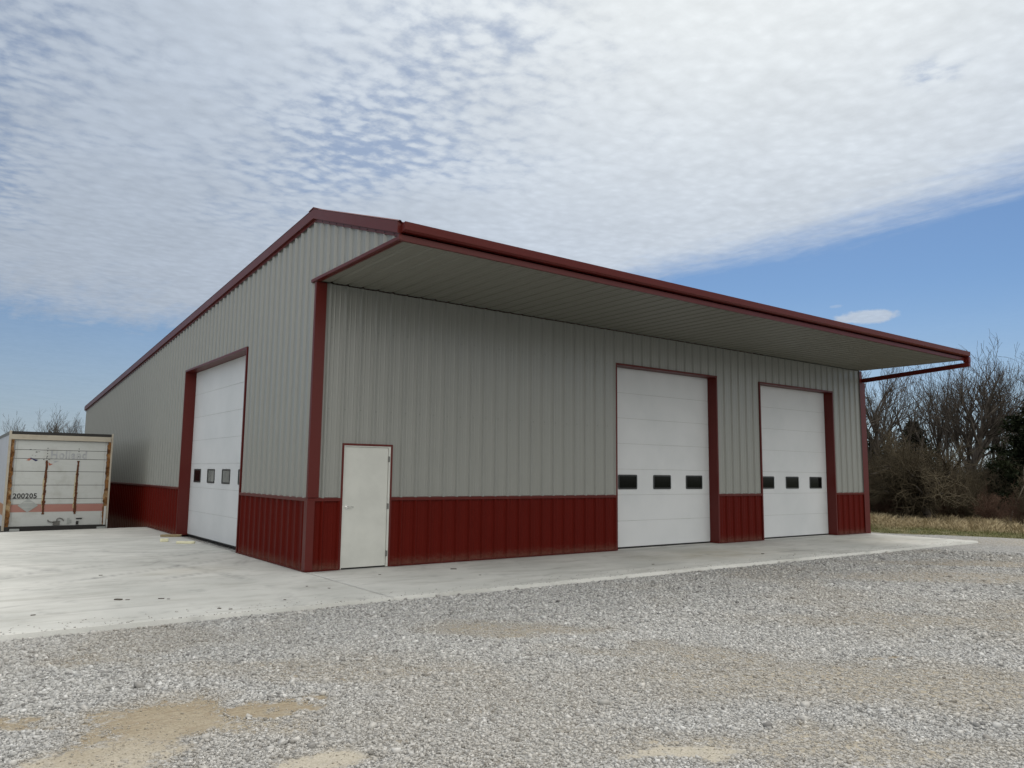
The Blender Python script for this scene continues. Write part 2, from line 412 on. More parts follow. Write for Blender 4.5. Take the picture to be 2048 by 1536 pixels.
# ------------------------------------------------------------------ ground
def axis(a, lo, hi, step, b):
    core = np.arange(lo, hi+1e-6, step); left = []; right = []
    s = step; q = lo
    while q > a: s *= 1.25; q -= s; left.append(q)
    s = step; q = hi
    while q < b: s *= 1.25; q += s; right.append(q)
    return np.array(left[::-1]+list(core)+right)
gx = axis(-600, -7, 24, .085, 1200); gy = axis(-300, -12, 14, .085, 1200)
X, Y = np.meshgrid(gx, gy, indexing='ij'); x = X.ravel(); y = Y.ravel()
dd, tt = dirt_at(x, y)
gz = ground_z(x, y) - dd*.012
gm = np.clip(grass_edge(x, y)/.5+.5, 0, 1)
gm = np.maximum(gm, np.clip((y-30)/5, 0, 1))
nx_, ny_ = X.shape; idx = np.arange(nx_*ny_).reshape(nx_, ny_)
F = np.stack([idx[:-1, :-1], idx[1:, :-1], idx[1:, 1:], idx[:-1, 1:]], -1).reshape(-1, 4)
go = link(bpy.data.objects.new('ground', np_mesh('ground', np.stack([x, y, gz], 1), F, M_ground, dict(dirt=dd, tone=tt, grass=gm), True)))
tag(go, kind='structure')

# loose stones lying on the gravel, as real geometry where they are big enough to see
def stones():
    rs = np.random.RandomState(3)
    cx, cy = -5.104, -12.664
    P_ = []; R_ = []
    for d0, d1, n, r in ((3.6, 6.5, 90000, .0062), (6.5, 9.5, 105000, .0072), (9.5, 14, 95000, .0092), (14, 22, 60000, .0115)):
        a = np.radians(36.6+rs.uniform(-37, 37, n)); d = np.sqrt(rs.uniform(d0*d0, d1*d1, n))
        P_.append(np.stack([cx+d*np.sin(a), cy+d*np.cos(a)], 1)); R_.append(r*np.exp(rs.randn(n)*.38))
    P_ = np.concatenate(P_); R_ = np.concatenate(R_)
    x, y = P_[:, 0], P_[:, 1]
    dd, tt = dirt_at(x, y)
    keep = (y < -3.17+rs.rand(len(x))**3*-.0) & (grass_edge(x, y) < 0) & (rs.rand(len(x)) > np.clip((dd-.15)*1.15, 0, .90))
    x, y, R_, dd = x[keep], y[keep], R_[keep], dd[keep]; n = len(x)
    R_ = R_*(1-.45*np.clip((dd-.3)*2.5, 0, 1))
    m = 900; xs = rs.uniform(-6, 17.5, m); ys = -3.14+rs.rand(m)**3*.55
    x = np.concatenate([x, xs]); y = np.concatenate([y, ys]); R_ = np.concatenate([R_, rs.uniform(.004, .009, m)]); dd = np.concatenate([dd, np.full(m, .1)]); n = len(x)
    base = np.array([(a, b, c) for c in (-1, 1) for b in (-1, 1) for a in (-1, 1)], float)
    V = base[None]*(1+rs.uniform(-.42, .30, (n, 8, 3)))
    V *= (R_[:, None]*np.stack([rs.uniform(.7, 1.3, n), rs.uniform(.6, 1.0, n), rs.uniform(.4, .8, n)], 1))[:, None, :]
    th = rs.uniform(0, 6.283, n); tl = rs.uniform(-.6, .6, n); c, s = np.cos(th), np.sin(th); c2, s2 = np.cos(tl), np.sin(tl)
    vx = V[..., 0]*c2[:, None]-V[..., 2]*s2[:, None]; vz = V[..., 0]*s2[:, None]+V[..., 2]*c2[:, None]; vy = V[..., 1]
    V = np.stack([vx*c[:, None]-vy*s[:, None], vx*s[:, None]+vy*c[:, None], vz], -1)
    z = np.where(y > -3.155, R_*.3, ground_z(x, y)-dd*.012+R_*.25)
    V += np.stack([x, y, z], 1)[:, None, :]
    q = np.array([(0, 2, 3, 1), (4, 5, 7, 6), (0, 1, 5, 4), (2, 6, 7, 3), (0, 4, 6, 2), (1, 3, 7, 5)])
    F = (q[None]+8*np.arange(n)[:, None, None]).reshape(-1, 4)
    sh = np.clip(rs.beta(2.2, 2.0, n), 0, 1)
    o = link(bpy.data.objects.new('gravel', np_mesh('gravel', V.reshape(-1, 3), F, M_stone,
        dict(shade=np.repeat(sh, 8), dirt=np.repeat(np.clip(dd*.7+rs.rand(n)*.15, 0, .75), 8)))))
    tag(o, 'loose grey crushed limestone scattered over the yard in front of the concrete', 'gravel', kind='stuff')
stones()

# ------------------------------------------------------------------ concrete
def slab(name, x0, x1, y0, y1, yb=None, step=.07):
    nx = int((x1-x0)/step)+1; ny = int((y1-y0)/step)+1
    X, Y = np.meshgrid(np.linspace(x0, x1, nx), np.linspace(0, 1, ny), indexing='ij')
    yt = y1 if yb is None else y1+(yb-y1)*np.clip((x1-X)/(x1-x0), 0, 1)
    Yw = y0+(yt-y0)*Y
    x = X.ravel(); y = Yw.ravel()
    z = np.zeros_like(x)
    mk = np.zeros_like(x)
    n = fbm(x*3, y*3, 4)
    arcs = [(-9.5, 13.5, 12.9), (-9.9, 13.9, 14.6), (-7.5, 9.5, 8.3), (-7.9, 9.7, 10.1), (3.5, 12.0, 8.9), (3.5, 12.0, 10.6), (-12, -1, 9.2), (-12, -1, 10.9),
            (-3.5, 3.5, 3.4), (-3.5, 3.5, 1.9)]
    for cx, cy, r in arcs:
        d = np.abs(np.hypot(x-cx, y-cy)-r); ang = np.arctan2(y-cy, x-cx)*r
        tread = .6+.4*np.sign(np.sin(ang*38+np.floor((np.hypot(x-cx, y-cy)-r)/.06)*1.5))
        g = np.clip(1-d/.14, 0, 1)**.5*np.clip((fbm(x*.7+cx, y*.7+r, 3)-.45)*3.2, 0, 1)*tread
        mk = np.maximum(mk, g*.42)
    for k in range(14):
        rs = np.random.RandomState(k+50); a0 = rs.uniform(-.3, .5); c0 = rs.uniform(-12, 10)
        t_ = (y-c0-a0*x); mk = np.maximum(mk, np.clip(1-np.abs(t_)/.07, 0, 1)*np.clip((fbm(x*1.1+k, y*2+k, 3)-.52)*4, 0, 1)*.3)
    mk = np.clip(mk*1.5+np.clip((fbm(x*5, y*5, 4)-.68)*5, 0, 1)*.5, 0, 1)
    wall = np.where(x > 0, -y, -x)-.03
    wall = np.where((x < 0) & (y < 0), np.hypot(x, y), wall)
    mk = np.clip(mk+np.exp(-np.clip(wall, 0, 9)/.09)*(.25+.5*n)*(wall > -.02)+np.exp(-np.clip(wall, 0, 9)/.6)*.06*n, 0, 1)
    st = np.clip(1.25-np.hypot((x-8.7)/2.2, (y+1.6)/1.0), 0, 1)*n*1.0 + np.clip(1.2-np.hypot((x+1.6)/.8, (y-1.2)/.6), 0, 1)*n*.5
    st = np.maximum(st, np.clip(1.2-np.hypot((x-15.5)/2.0, (y+1.6)/1.3), 0, 1)*n*.6)
    lt = np.clip(1-(17.98-x)/.28, 0, 1)*(x > 12)  # sunlit strip along the right end, painted into the concrete colour
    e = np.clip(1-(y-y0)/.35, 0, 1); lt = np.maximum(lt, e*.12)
    idx = np.arange(nx*ny).reshape(nx, ny)
    F = np.stack([idx[:-1, :-1], idx[1:, :-1], idx[1:, 1:], idx[:-1, 1:]], -1).reshape(-1, 4)
    V = np.stack([x, y, z], 1)
    # skirt
    ring = np.concatenate([idx[:, 0], idx[-1, 1:], idx[::-1, -1][1:], idx[0, ::-1][1:]])
    low = V[ring].copy(); low[:, 2] = -1.3 if name == 'concrete_slab' else -.3
    o0 = len(V); V = np.concatenate([V, low]); k = np.arange(len(ring)-1)
    F = np.concatenate([F, np.stack([ring[:-1], o0+k, o0+k+1, ring[1:]], 1)])
    pad = lambda a, v=0: np.concatenate([a, np.full(len(low), v)])
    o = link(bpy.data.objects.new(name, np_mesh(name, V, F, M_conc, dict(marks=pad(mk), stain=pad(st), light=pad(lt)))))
    return tag(o, kind='structure')
SL = slab('concrete_slab', -13, -.004, -3.15, 12.32, 10.9)
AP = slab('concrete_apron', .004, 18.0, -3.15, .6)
def crack(pts, wd):
    mb = MB()
    for (a, b), (c, d) in zip(pts[:-1], pts[1:]):
        n = Vector((-(d-b), c-a)).normalized()*wd*random.uniform(.5, 1.2)
        mb.quad((a-n.x, b-n.y, .003), (c-n.x, d-n.y, .003), (c+n.x, d+n.y, .003), (a+n.x, b+n.y, .003))
    return mb
random.seed(5)
crack([(10.9, -2.0), (11.1, -2.3), (11.35, -2.45), (11.25, -2.75), (11.5, -2.9), (11.6, -3.14)], .011).build('crack', M_mud, AP)
crack([(11.35, -2.45), (11.9, -2.8), (12.3, -2.95), (12.5, -3.14)], .009).build('crack', M_mud, AP)

# ------------------------------------------------------------------ metal building
HW, H, D, L, WD = 1.238, 5.035, 3.07, 17.954, 26.3
YP, ZP, ZE, ZB = .14, 6.20, 5.13, 4.30           # underside of the rake
B = empty('metal_building', (0, 0, 0))
tag(B, 'grey and dark red ribbed steel workshop with front canopy and tall white doors', 'building')

def prof(s0, s1, pitch=.3048, hr=.037, phase=.16, minor=True, bw=.036):
    """list of (s, out) for a ribbed sheet between s0 and s1"""
    pts = {}
    k0 = int(math.floor((s0-phase)/pitch))-1; k1 = int(math.ceil((s1-phase)/pitch))+1
    raw = []
    for k in range(k0, k1+1):
        c = phase+k*pitch
        raw += [(c-bw, 0), (c-.013, hr), (c+.013, hr), (c+bw, 0)]
        if minor:
            for m_ in (1/3, 2/3):
                q = c+pitch*m_; raw += [(q-.016, 0), (q-.008, .0045), (q+.008, .0045), (q+.016, 0)]
    raw.sort()
    def val(s):
        for (a, u), (b, v) in zip(raw[:-1], raw[1:]):
            if a <= s <= b: return u+(v-u)*(s-a)/max(b-a, 1e-9)
        return 0
    res = [(s0, val(s0))]+[(a, u) for a, u in raw if s0 < a < s1]+[(s1, val(s1))]
    return res
def sheet(mb, axis_, s0, s1, zb, zt, off=0.0, breaks=(), **kw):
    """axis_ 'x': front wall facing -y; 'y': gable facing -x. zb, zt callables or numbers"""
    fb = zb if callable(zb) else (lambda s: zb); ft = zt if callable(zt) else (lambda s: zt)
    cuts = [s0]+[b for b in breaks if s0 < b < s1]+[s1]
    for a0, a1 in zip(cuts[:-1], cuts[1:]):
        p = prof(a0, a1, **kw)
        for (a, u), (b, v) in zip(p[:-1], p[1:]):
            if axis_ == 'x': mb.quad((a, -u-off, fb(a)), (b, -v-off, fb(b)), (b, -v-off, ft(b)), (a, -u-off, ft(a)))
            else: mb.quad((-u-off, a, fb(a)), (-u-off, a, ft(a)), (-v-off, b, ft(b)), (-v-off, b, fb(b)))
def rake(y):
    return ZP+(ZE-ZP)*(YP-y)/(YP+D) if y < YP else ZP+(ZB-ZP)*(y-YP)/(WD-YP)
PX0, PX1, PZ = .568, 1.549, 2.19                 # entry door opening
DX = [(7.246, 10.888, 4.272), (12.682, 16.312, 4.272)]
GY0, GY1, GZ = 3.676, 8.794, 4.329
# front wall cladding and wainscot
mb = MB()
ph = .24
sheet(mb, 'x', 0, PX0, HW, H-.012, phase=ph)
sheet(mb, 'x', PX0, PX1, PZ, H-.012, phase=ph)
sheet(mb, 'x', PX1, DX[0][0], HW, H-.012, phase=ph)
sheet(mb, 'x', *DX[0][:2], DX[0][2], H-.012, phase=ph)
sheet(mb, 'x', DX[0][1], DX[1][0], HW, H-.012, phase=ph)
sheet(mb, 'x', *DX[1][:2], DX[1][2], H-.012, phase=ph)
sheet(mb, 'x', DX[1][1], L, HW, H-.012, phase=ph)
mb.build('front_wall_cladding', M_grey, B)
def screws(rows, cols, axis_, ok, off=.034, r=.0075):
    mb = MB()
    for z in rows:
        for s in cols:
            if not ok(s, z): continue
            jz = z+random.uniform(-.006, .006)
            if axis_ == 'x': mb.tube((s, -off+.006, jz), (s, -off-.007, jz), r, r, 6)
            else: mb.tube((-off+.006, s, jz), (-off-.007, s, jz), r, r, 6)
    return mb
def free_x(s, z): return not any(a-.05 < s < b+.05 and z < c+.06 for a, b, c in DX+[(PX0, PX1, PZ)])
def free_y(s, z): return not (GY0-.05 < s < GY1+.05 and z < GZ+.06)
cx_ = [ph+.3048*k+.055 for k in range(59) if ph+.3048*k+.055 < L-.1]
scr = screws((2.79, 4.24), cx_, 'x', free_x, off=.0).build('screw_rows', M_screw, B)
tag(scr, None, None, kind='stuff')
for a, b in ((0.0, PX0), (PX1, DX[0][0]), (DX[0][1], DX[1][0]), (DX[1][1], L)):
    mb = MB(); sheet(mb, 'x', a, b, 0.012, HW-.03, phase=ph, off=.002); mb.build('wainscot', M_red, B)
    # ledge trim between the grey and the red sheets, base trim below
    e = .0 if a > 0 else -.044
    t_ = MB(); t_.prism([(-.0, HW-.052), (-.044, HW-.052), (-.046, HW-.004), (-.004, HW+.010), (0, HW+.010)], 0, a+e, b); t_.build('ledge_trim', M_trim, B)
    t_ = MB(); t_.prism([(-.001, .006), (-.050, .006), (-.052, .020), (-.001, .026)], 0, a+e, b); t_.build('base_trim', M_trim, B)
# gable cladding
mb = MB(); bk = (YP,); pg = .19
sheet(mb, 'y', -D+.01, 0, H+.03, rake, breaks=bk, phase=pg, bw=.052)
sheet(mb, 'y', 0, GY0, HW, rake, breaks=bk, phase=pg, bw=.052)
sheet(mb, 'y', GY0, GY1, GZ, rake, breaks=bk, phase=pg, bw=.052)
sheet(mb, 'y', GY1, WD, HW, rake, breaks=bk, phase=pg, bw=.052)
mb.build('gable_wall_cladding', M_grey, B)
cy_ = [pg+.3048*k+.055 for k in range(86)]
tag(screws((2.79, 4.24), cy_, 'y', lambda s, z: free_y(s, z) and z < rake(s)-.3, off=0).build('screw_rows', M_screw, B), kind='stuff')
for a, b, z0 in ((.0, GY0, .012), (GY1, 12.4, .012), (12.4, WD, -1.15)):
    mb = MB(); sheet(mb, 'y', a, b, z0, HW-.03, phase=pg, off=.002, bw=.052); mb.build('wainscot', M_red, B)
    t_ = MB(); e = -.0
    t_.prism([(0, HW-.052), (-.044, HW-.052), (-.046, HW-.004), (-.004, HW+.010), (0, HW+.010)], 1, a, b); t_.build('ledge_trim', M_trim, B)
    if z0 > 0:
        t_ = MB(); t_.prism([(-.001, .006), (-.050, .006), (-.052, .020), (-.001, .026)], 1, a, b); t_.build('base_trim', M_trim, B)
# corner trims
t_ = MB(); t_.box(-.037, .158, -.041, -.036, HW+.01, H-.02); t_.box(-.041, -.037, -.041, .03, HW+.01, H-.02); t_.build('corner_trim', M_trim, B)
t_ = MB(); t_.box(-.041, .09, -.046, -.041, .026, HW-.052); t_.box(-.046, -.041, -.046, .09, .026, HW-.052); t_.build('corner_trim', M_trim, B)
t_ = MB(); t_.box(L-.10, L+.04, -.041, -.036, .02, H-.02); t_.box(L+.036, L+.041, -.036, .10, .02, H-.02); t_.build('corner_trim', M_trim, B)
# other walls of the shed, roof, dark inner skin
mb = MB()
p = prof(0, WD, phase=pg)
for (a, u), (b, v) in zip(p[:-1], p[1:]): mb.quad((L+u, a, -.1), (L+v, b, -.1), (L+v, b, rake(b)), (L+u, a, rake(a)))
mb.build('far_gable_cladding', M_grey, B)
mb = MB()
p = prof(0, L, phase=ph)
for (a, u), (b, v) in zip(p[:-1], p[1:]): mb.quad((a, WD+u, -1.15), (a, WD+u, ZB), (b, WD+v, ZB), (b, WD+v, -1.15))
mb.build('rear_wall_cladding', M_grey, B)
mb = MB(); mb.box(.45, L-.1, .45, WD-.1, -.02, -.01); mb.build('interior_floor', M_conc, B)
mb = MB()
def roofz(y): return rake(y)+.165
p = prof(-.09, L+.10, phase=ph, hr=.03)
ys = [-D-.06, YP, WD+.08]
for (a, u), (b, v) in zip(p[:-1], p[1:]):
    for y0, y1 in zip(ys[:-1], ys[1:]):
        mb.quad((a, y0, roofz(y0)+u), (b, y0, roofz(y0)+v), (b, y1, roofz(y1)+v), (a, y1, roofz(y1)+u))
rf = mb.build('roof', M_roof, B)
mb = MB(); mb.prism([(YP-.22, roofz(YP-.22)+.032), (YP, roofz(YP)+.036), (YP+.22, roofz(YP+.22)+.032), (YP+.22, roofz(YP+.22)+.036), (YP, roofz(YP)+.045), (YP-.22, roofz(YP-.22)+.036)], 0, -.09, L+.10)
mb.build('ridge_cap', M_roof, rf)
# rake trims, box section standing off the wall, with a flange on the sheet below
def rake_trim(y0, y1, x0=-.085, x1=-.004, parent=B):
    t_ = MB()
    z0, z1 = rake(y0), rake(y1)
    pts = [(y0, z0), (y1, z1), (y1, z1+.172), (y0, z0+.172)]
    t_.prism(pts, 0, x0, x1)
    pts = [(y0, z0-.055), (y1, z1-.055), (y1, z1+.01), (y0, z0+.01)]
    t_.prism(pts, 0, -.0395 if x0 < 0 else x0, -.0345 if x0 < 0 else x0+.004)
    return t_.build('rake_trim', M_trim, parent)
rake_trim(-D-.02, YP); rake_trim(YP, WD+.08)
rake_trim(-D-.02, YP, L+.044, L+.12); rake_trim(YP, WD+.08, L+.044, L+.12)
mb = MB()
for k in range(11):
    yy = -2.9+k*.3; zz = rake(yy)-.027
    mb.tube((-.038, yy, zz), (-.047, yy, zz), .009, .009, 6)
tag(mb.build('flange_screws', M_black, B), kind='stuff')
# canopy: soffit, edge trim, fascia, gutter, right-hand frame
mb = MB(); p = prof(0, L, phase=ph, hr=.03)
for (a, u), (b, v) in zip(p[:-1], p[1:]): mb.quad((a, -.035, H+u), (b, -.035, H+v), (b, -D, H+v), (a, -D, H+u))
mb.build('soffit', M_soff, B)
mb = MB(); mb.box(-.0, .035, -D, -.035, H-.014, H-.004); mb.box(-.062, .002, -D-.03, .16, H-.006, H+.045)
mb.build('canopy_edge_trim', M_trim, B)
mb = MB(); mb.box(-.06, L+.02, -D-.022, -D-.002, H-.022, H+.075); mb.box(-.06, L+.02, -D-.05, -D-.022, H-.022, H-.016); mb.build('fascia', M_trim, B)
g_ = MB()
gp = [(-D-.024, H+.098), (-D-.105, H+.098), (-D-.135, H+.125), (-D-.150, H+.235), (-D-.138, H+.238), (-D-.124, H+.135), (-D-.10, H+.108), (-D-.034, H+.108), (-D-.034, H+.215), (-D-.024, H+.215)]
g_.prism(gp, 0, -.03, L+.11)
g_.poly([(-.031, a, b) for a, b in (gp[0], gp[1], gp[2], gp[3], gp[9])]); g_.poly([(L+.111, a, b) for a, b in (gp[9], gp[3], gp[2], gp[1], gp[0])])
g_.build('gutter', M_trim, B)
mb = MB(); mb.box(L+.045, L+.215, -.03, .12, -.04, 4.66); mb.build('canopy_post', M_trim, B)
mb = MB(); mb.prism([(.10, 4.66), (-D-.12, 4.86), (-D-.12, 4.975), (.10, 4.785)], 0, L+.045, L+.145); mb.build('canopy_beam', M_trim, B)
mb = MB(); mb.box(L+.03, L+.15, -D-.13, -D+.02, 4.977, H+.094); mb.build('beam_bracket', M_trim, B)

# overhead doors
def overhead(axis_, a0, a1, zt, nwin, wins, gm):
    """opening from a0 to a1 along the wall, sectional panel set 0.24 m back"""
    def T(s, d, z): return (s, d, z) if axis_ == 'x' else (d, s, z)
    def bx(mb, s0, s1, d0, d1, z0, z1):
        if axis_ == 'x': mb.box(s0, s1, d0, d1, z0, z1)
        else: mb.box(d0, d1, s0, s1, z0, z1)
    R = empty('overhead_door', T((a0+a1)/2, 0, 0), B); ox = Vector(R.location)
    def part(mb, name, m_, par=R, **k):
        mb.v = [tuple(Vector(v)-ox) for v in mb.v]; return mb.build(name, m_, par, **k)
    fl = .045
    mb = MB()      # jamb lining and flanges, left, right, head
    bx(mb, a0, a0+fl, -.040, -.036, .012, zt-fl); bx(mb, a1-fl, a1, -.040, -.036, .012, zt-fl); bx(mb, a0, a1, -.041, -.036, zt-fl, zt)
    bx(mb, a0+fl-.004, a0+fl, -.036, .30, .004, zt-fl); bx(mb, a1-fl, a1-fl+.004, -.036, .30, .004, zt-fl)
    bx(mb, a0+fl-.004, a1-fl+.004, -.036, .30, zt-fl, zt-fl+.004)
    bx(mb, a0, a0+.004, -.036, .02, .012, zt); bx(mb, a1-.004, a1, -.036, .02, .012, zt); bx(mb, a0, a1, -.036, .02, zt-.004, zt)
    part(mb, 'door_frame', M_trim)
    b0, b1 = a0+fl+.002, a1-fl-.002
    mb = MB(); hs = (zt-fl-.035)/7
    for k in range(7):
        z0 = .035+k*hs; bx(mb, b0, b1, .240, .285, z0+.003, z0+hs-.003)
    mb.cur = 1; bx(mb, b0, b1, .2445, .280, .04, zt-fl-.004)
    part(mb, 'door_panel', [M_door, M_plac], bevel=.0025)
    mb = MB(); bx(mb, b0, b1, .246, .280, .002, .034); part(mb, 'bottom_seal', M_seal)
    zc_ = .035+hs*2.5
    for c in wins:
        mb = MB(); w2, h2, f_ = .312, .17, .035
        def rr(w_, h_, r_):
            o_ = []
            for sx, sy, t0 in ((1, 1, 0), (-1, 1, 90), (-1, -1, 180), (1, -1, 270)):
                for q in range(5):
                    t = math.radians(t0+q*22.5); o_.append((c+sx*(w_-r_)+r_*math.cos(t), zc_+sy*(h_-r_)+r_*math.sin(t)))
            return o_
        A, Bq = rr(w2, h2, .03), rr(w2-f_, h2-f_, .018)
        n = len(A); i = len(mb.v); da, db = .228, .236
        for pl, dpt in ((A, .243), (A, da), (Bq, da), (Bq, .238)):
            mb.v += [T(u, dpt, v) for u, v in pl]
        for lv in range(3):
            for k in range(n):
                a, b = i+lv*n+k, i+lv*n+(k+1) % n
                mb.f.append((a, b, b+n, a+n)); mb.mi.append(0)
        wf = part(mb, 'window_frame', M_black)
        mb = MB(); mb.poly([T(u, .2375, v) for u, v in Bq]); 
        mb.v = [tuple(Vector(v)-ox) for v in mb.v]; mb.build('window_pane', gm[wins.index(c)], R)
    return R
d1 = 9.067; d2 = 14.497; g1 = 6.235
o1 = overhead('x', *DX[0], 3, [d1-1.18, d1, d1+1.18], [M_glass]*3)
o2 = overhead('x', *DX[1], 3, [d2-1.18, d2, d2+1.18], [M_glass]*3)
o3 = overhead('y', GY0, GY1, GZ, 4, [g1-1.845, g1-.615, g1+.615, g1+1.845], [M_glass2, M_glass2, M_glass2, M_glass])
o1['label'] = 'nearer white sectional door in the front wall, with three black windows'
o2['label'] = 'farther white sectional door in the front wall, with three black windows'
o3['label'] = 'white sectional door in the gable wall, with four small windows'

# entry door
E_ = empty('entry_door', (PX0, 0, 0), B)
def ep(mb, name, m_, par=E_, **k):
    mb.v = [(v[0]-PX0, v[1], v[2]) for v in mb.v]; return mb.build(name, m_, par, **k)
mb = MB()
for a, b in ((PX0-.006, PX0+.03), (PX1-.03, PX1+.006)): mb.box(a, b, -.042, .0, .012, PZ+.006)
mb.box(PX0+.03, PX1-.03, -.042, 0, PZ-.03, PZ+.006); ep(mb, 'door_casing', M_trim)
mb = MB(); mb.box(PX0+.03, PX0+.05, -.034, .09, .01, PZ-.05); mb.box(PX1-.068, PX1-.03, -.034, .09, .01, PZ-.05); mb.box(PX0+.03, PX1-.03, -.034, .09, PZ-.05, PZ-.03); ep(mb, 'door_jamb', M_entry)
sx0, sx1 = PX0+.053, PX1-.072
mb = MB(); mb.box(sx0, sx1, -.018, .026, .028, PZ-.054); slabd = ep(mb, 'door_leaf', M_entry, bevel=.003)
mb = MB(); mb.box(sx0, sx1, -.005, .03, .002, .024); ep(mb, 'door_sweep', M_seal)
mb = MB(); hx, hz = sx0+.065, 1.08
mb.tube((hx, -.018, hz), (hx, -.030, hz), .036, .033, 20); mb.tube((hx, -.03, hz), (hx, -.062, hz), .012, .012, 12)
mb.tube((hx-.008, -.062, hz), (hx+.06, -.064, hz+.004), .013, .010, 12); mb.tube((hx+.06, -.064, hz+.004), (hx+.118, -.060, hz-.004), .010, .008, 12)
ep(mb, 'lever_handle', M_chrome, slabd if False else E_, smooth=False, bevel=.001)
for z in (.24, 1.08, 1.93):
    mb = MB(); mb.tube((sx1+.004, -.026, z-.055), (sx1+.004, -.026, z+.055), .009, .009, 10); mb.box(sx1-.001, sx1+.03, -.037, -.0345, z-.05, z+.05)
    ep(mb, 'hinge', M_hinge)

# ------------------------------------------------------------------ scraps on the slab
def chunk(name, loc, sx, sy, sz, rz, m_, seed, label, cat, group=None):
    rs = random.Random(seed); mb = MB(); n = 12
    o_ = [(sx/2*math.copysign(abs(math.cos(t))**.35, math.cos(t))*rs.uniform(.9, 1.05), sy/2*math.copysign(abs(math.sin(t))**.35, math.sin(t))*rs.uniform(.88, 1.06)) for t in [2*math.pi*(k+.5)/n for k in range(n)]]
    mb.prism(o_, 2, 0, sz)
    o = mb.build(name, m_, None, bevel=min(sz, sx)*.15); o.location = loc; o.rotation_euler = (0, 0, rz)
    return tag(o, label, cat, group)
chunk('foam_block', (-.70, 7.02, .001), .18, .14, .07, -.2, M_foam, 1, 'small square pale yellow foam offcut near the gable door', 'foam offcut')
chunk('foam_block', (-.40, 6.30, .001), .42, .12, .05, -.62, M_foam, 2, 'long pale yellow foam strip near the gable door', 'foam offcut')
chunk('scrap_pile', (-.22, 8.42, .001), .50, .26, .05, -.5, M_scrap, 3, 'flattened brown scrap at the foot of the gable door jamb', 'scrap')
rs = random.Random(9)
CL = [(-3.10, -1.40, .11, 'largest dark mud clod on the slab, left of the building corner'), (-3.0, -1.47, .05, 'small dark crumb touching the right side of the largest mud clod'),
      (-2.62, -1.60, .065, 'long dark mud flake right of the largest clod, toward the gravel'), (-2.55, -1.68, .04, 'tiny dark crumb in front of the long mud flake'),
      (-4.1, -2.05, .05, 'dark crumb near the left edge of the picture on the slab'), (-2.2, -2.75, .06, 'dark flake by the slab edge, front left of the building corner'),
      (-2.1, -2.87, .045, 'dark crumb right at the gravel edge of the slab'), (-2.9, 1.3, .05, 'dark crumb far back on the slab, well left of the gable door'),
      (-.6, -1.55, .045, 'dark crumb on the slab just left of the concrete joint'), (-.4, -1.9, .04, 'tiny dark crumb beside the joint, nearer the gravel'),
      (-1.3, -2.55, .045, 'dark crumb between the joint and the slab edge flake'), (.9, -.95, .045, 'dark crumb on the apron in front of the entry door'),
      (2.35, -.95, .10, 'dark mud clod on the apron between entry door and nearer front door'), (2.3, -1.85, .045, 'dark crumb on the apron in front of the mud clod near the wall'),
      (6.0, -2.3, .05, 'dark crumb on the apron left of the nearer front door'), (9.6, -2.2, .09, 'long dark mud clod on the apron before the nearer white front door'),
      (10.2, -2.6, .045, 'dark crumb just right of the long clod before the nearer front door')]
for i, (x_, y_, s_, lb) in enumerate(CL):
    chunk('mud_clod', (x_, y_, .001), s_*rs.uniform(.7, 1.2), s_*rs.uniform(.4, .7), s_*.10+.002, rs.uniform(-1, .2), M_mud, i+20, lb, 'mud clod', 'mud crumbs on the concrete')

# ------------------------------------------------------------------ trailer
TX0, TX1, TY, TH, TL = -3.63, -1.05, 12.52, 2.72, 14.6
TR = empty('box_trailer', (TX0, TY, -1.12))
tag(TR, 'old white box trailer with rusty door frame and faded red stripe', 'trailer')
T0 = Vector((TX0, TY, -1.12)); TWd = TX1-TX0
def tp(mb, name, m_, par=TR, **k):
    mb.v = [tuple(Vector(v)-T0) for v in mb.v]; return mb.build(name, m_, par, **k)
def sx(s): return TX0+s*TWd
def tz(t): return TH*(1-t)
mb = MB(); mb.box(TX0+.02, TX1-.02, TY+.09, TY+TL, .02, TH-.10)
tp(mb, 'cargo_body', M_tside)
mb = MB(); mb.box(TX0+.005, TX1-.005, TY+.08, TY+TL+.02, TH-.10, TH-.015); 
for k in range(48): mb.box(TX0-.001, TX0+.006, TY+.2+k*.3, TY+.22+k*.3, TH-.07, TH-.05)
tp(mb, 'roof_rail', M_hinge)
mb = MB(); mb.box(TX0+.016, TX1-.016, TY+.10, TY+TL-.02, tz(.86), tz(.745)); tp(mb, 'side_stripe', M_orange)
mb = MB(); mb.box(TX0+.006, TX0+.05, TY+.1, TY+TL, -.12, .08); mb.box(TX1-.05, TX1-.006, TY+.1, TY+TL, -.12, .08); mb.box(TX0+.06, TX1-.06, TY+.2, TY+TL-.2, -.15, .01); tp(mb, 'chassis', M_sill)
mb = MB()                        # frame: header beam and outer edges of the posts
mb.box(sx(.02), sx(.98), TY+.0, TY+.06, tz(.088), tz(.036)); mb.box(TX0, sx(.022), TY, TY+.10, -.02, TH); mb.box(sx(.983), TX1, TY, TY+.10, .25, TH)
tp(mb, 'rear_frame', M_cream, bevel=.006)
mb = MB(); mb.box(sx(.022), sx(.983), TY+.03, TY+.10, tz(.036), TH-.012); tp(mb, 'roof_header', M_sill)
rs = random.Random(4)
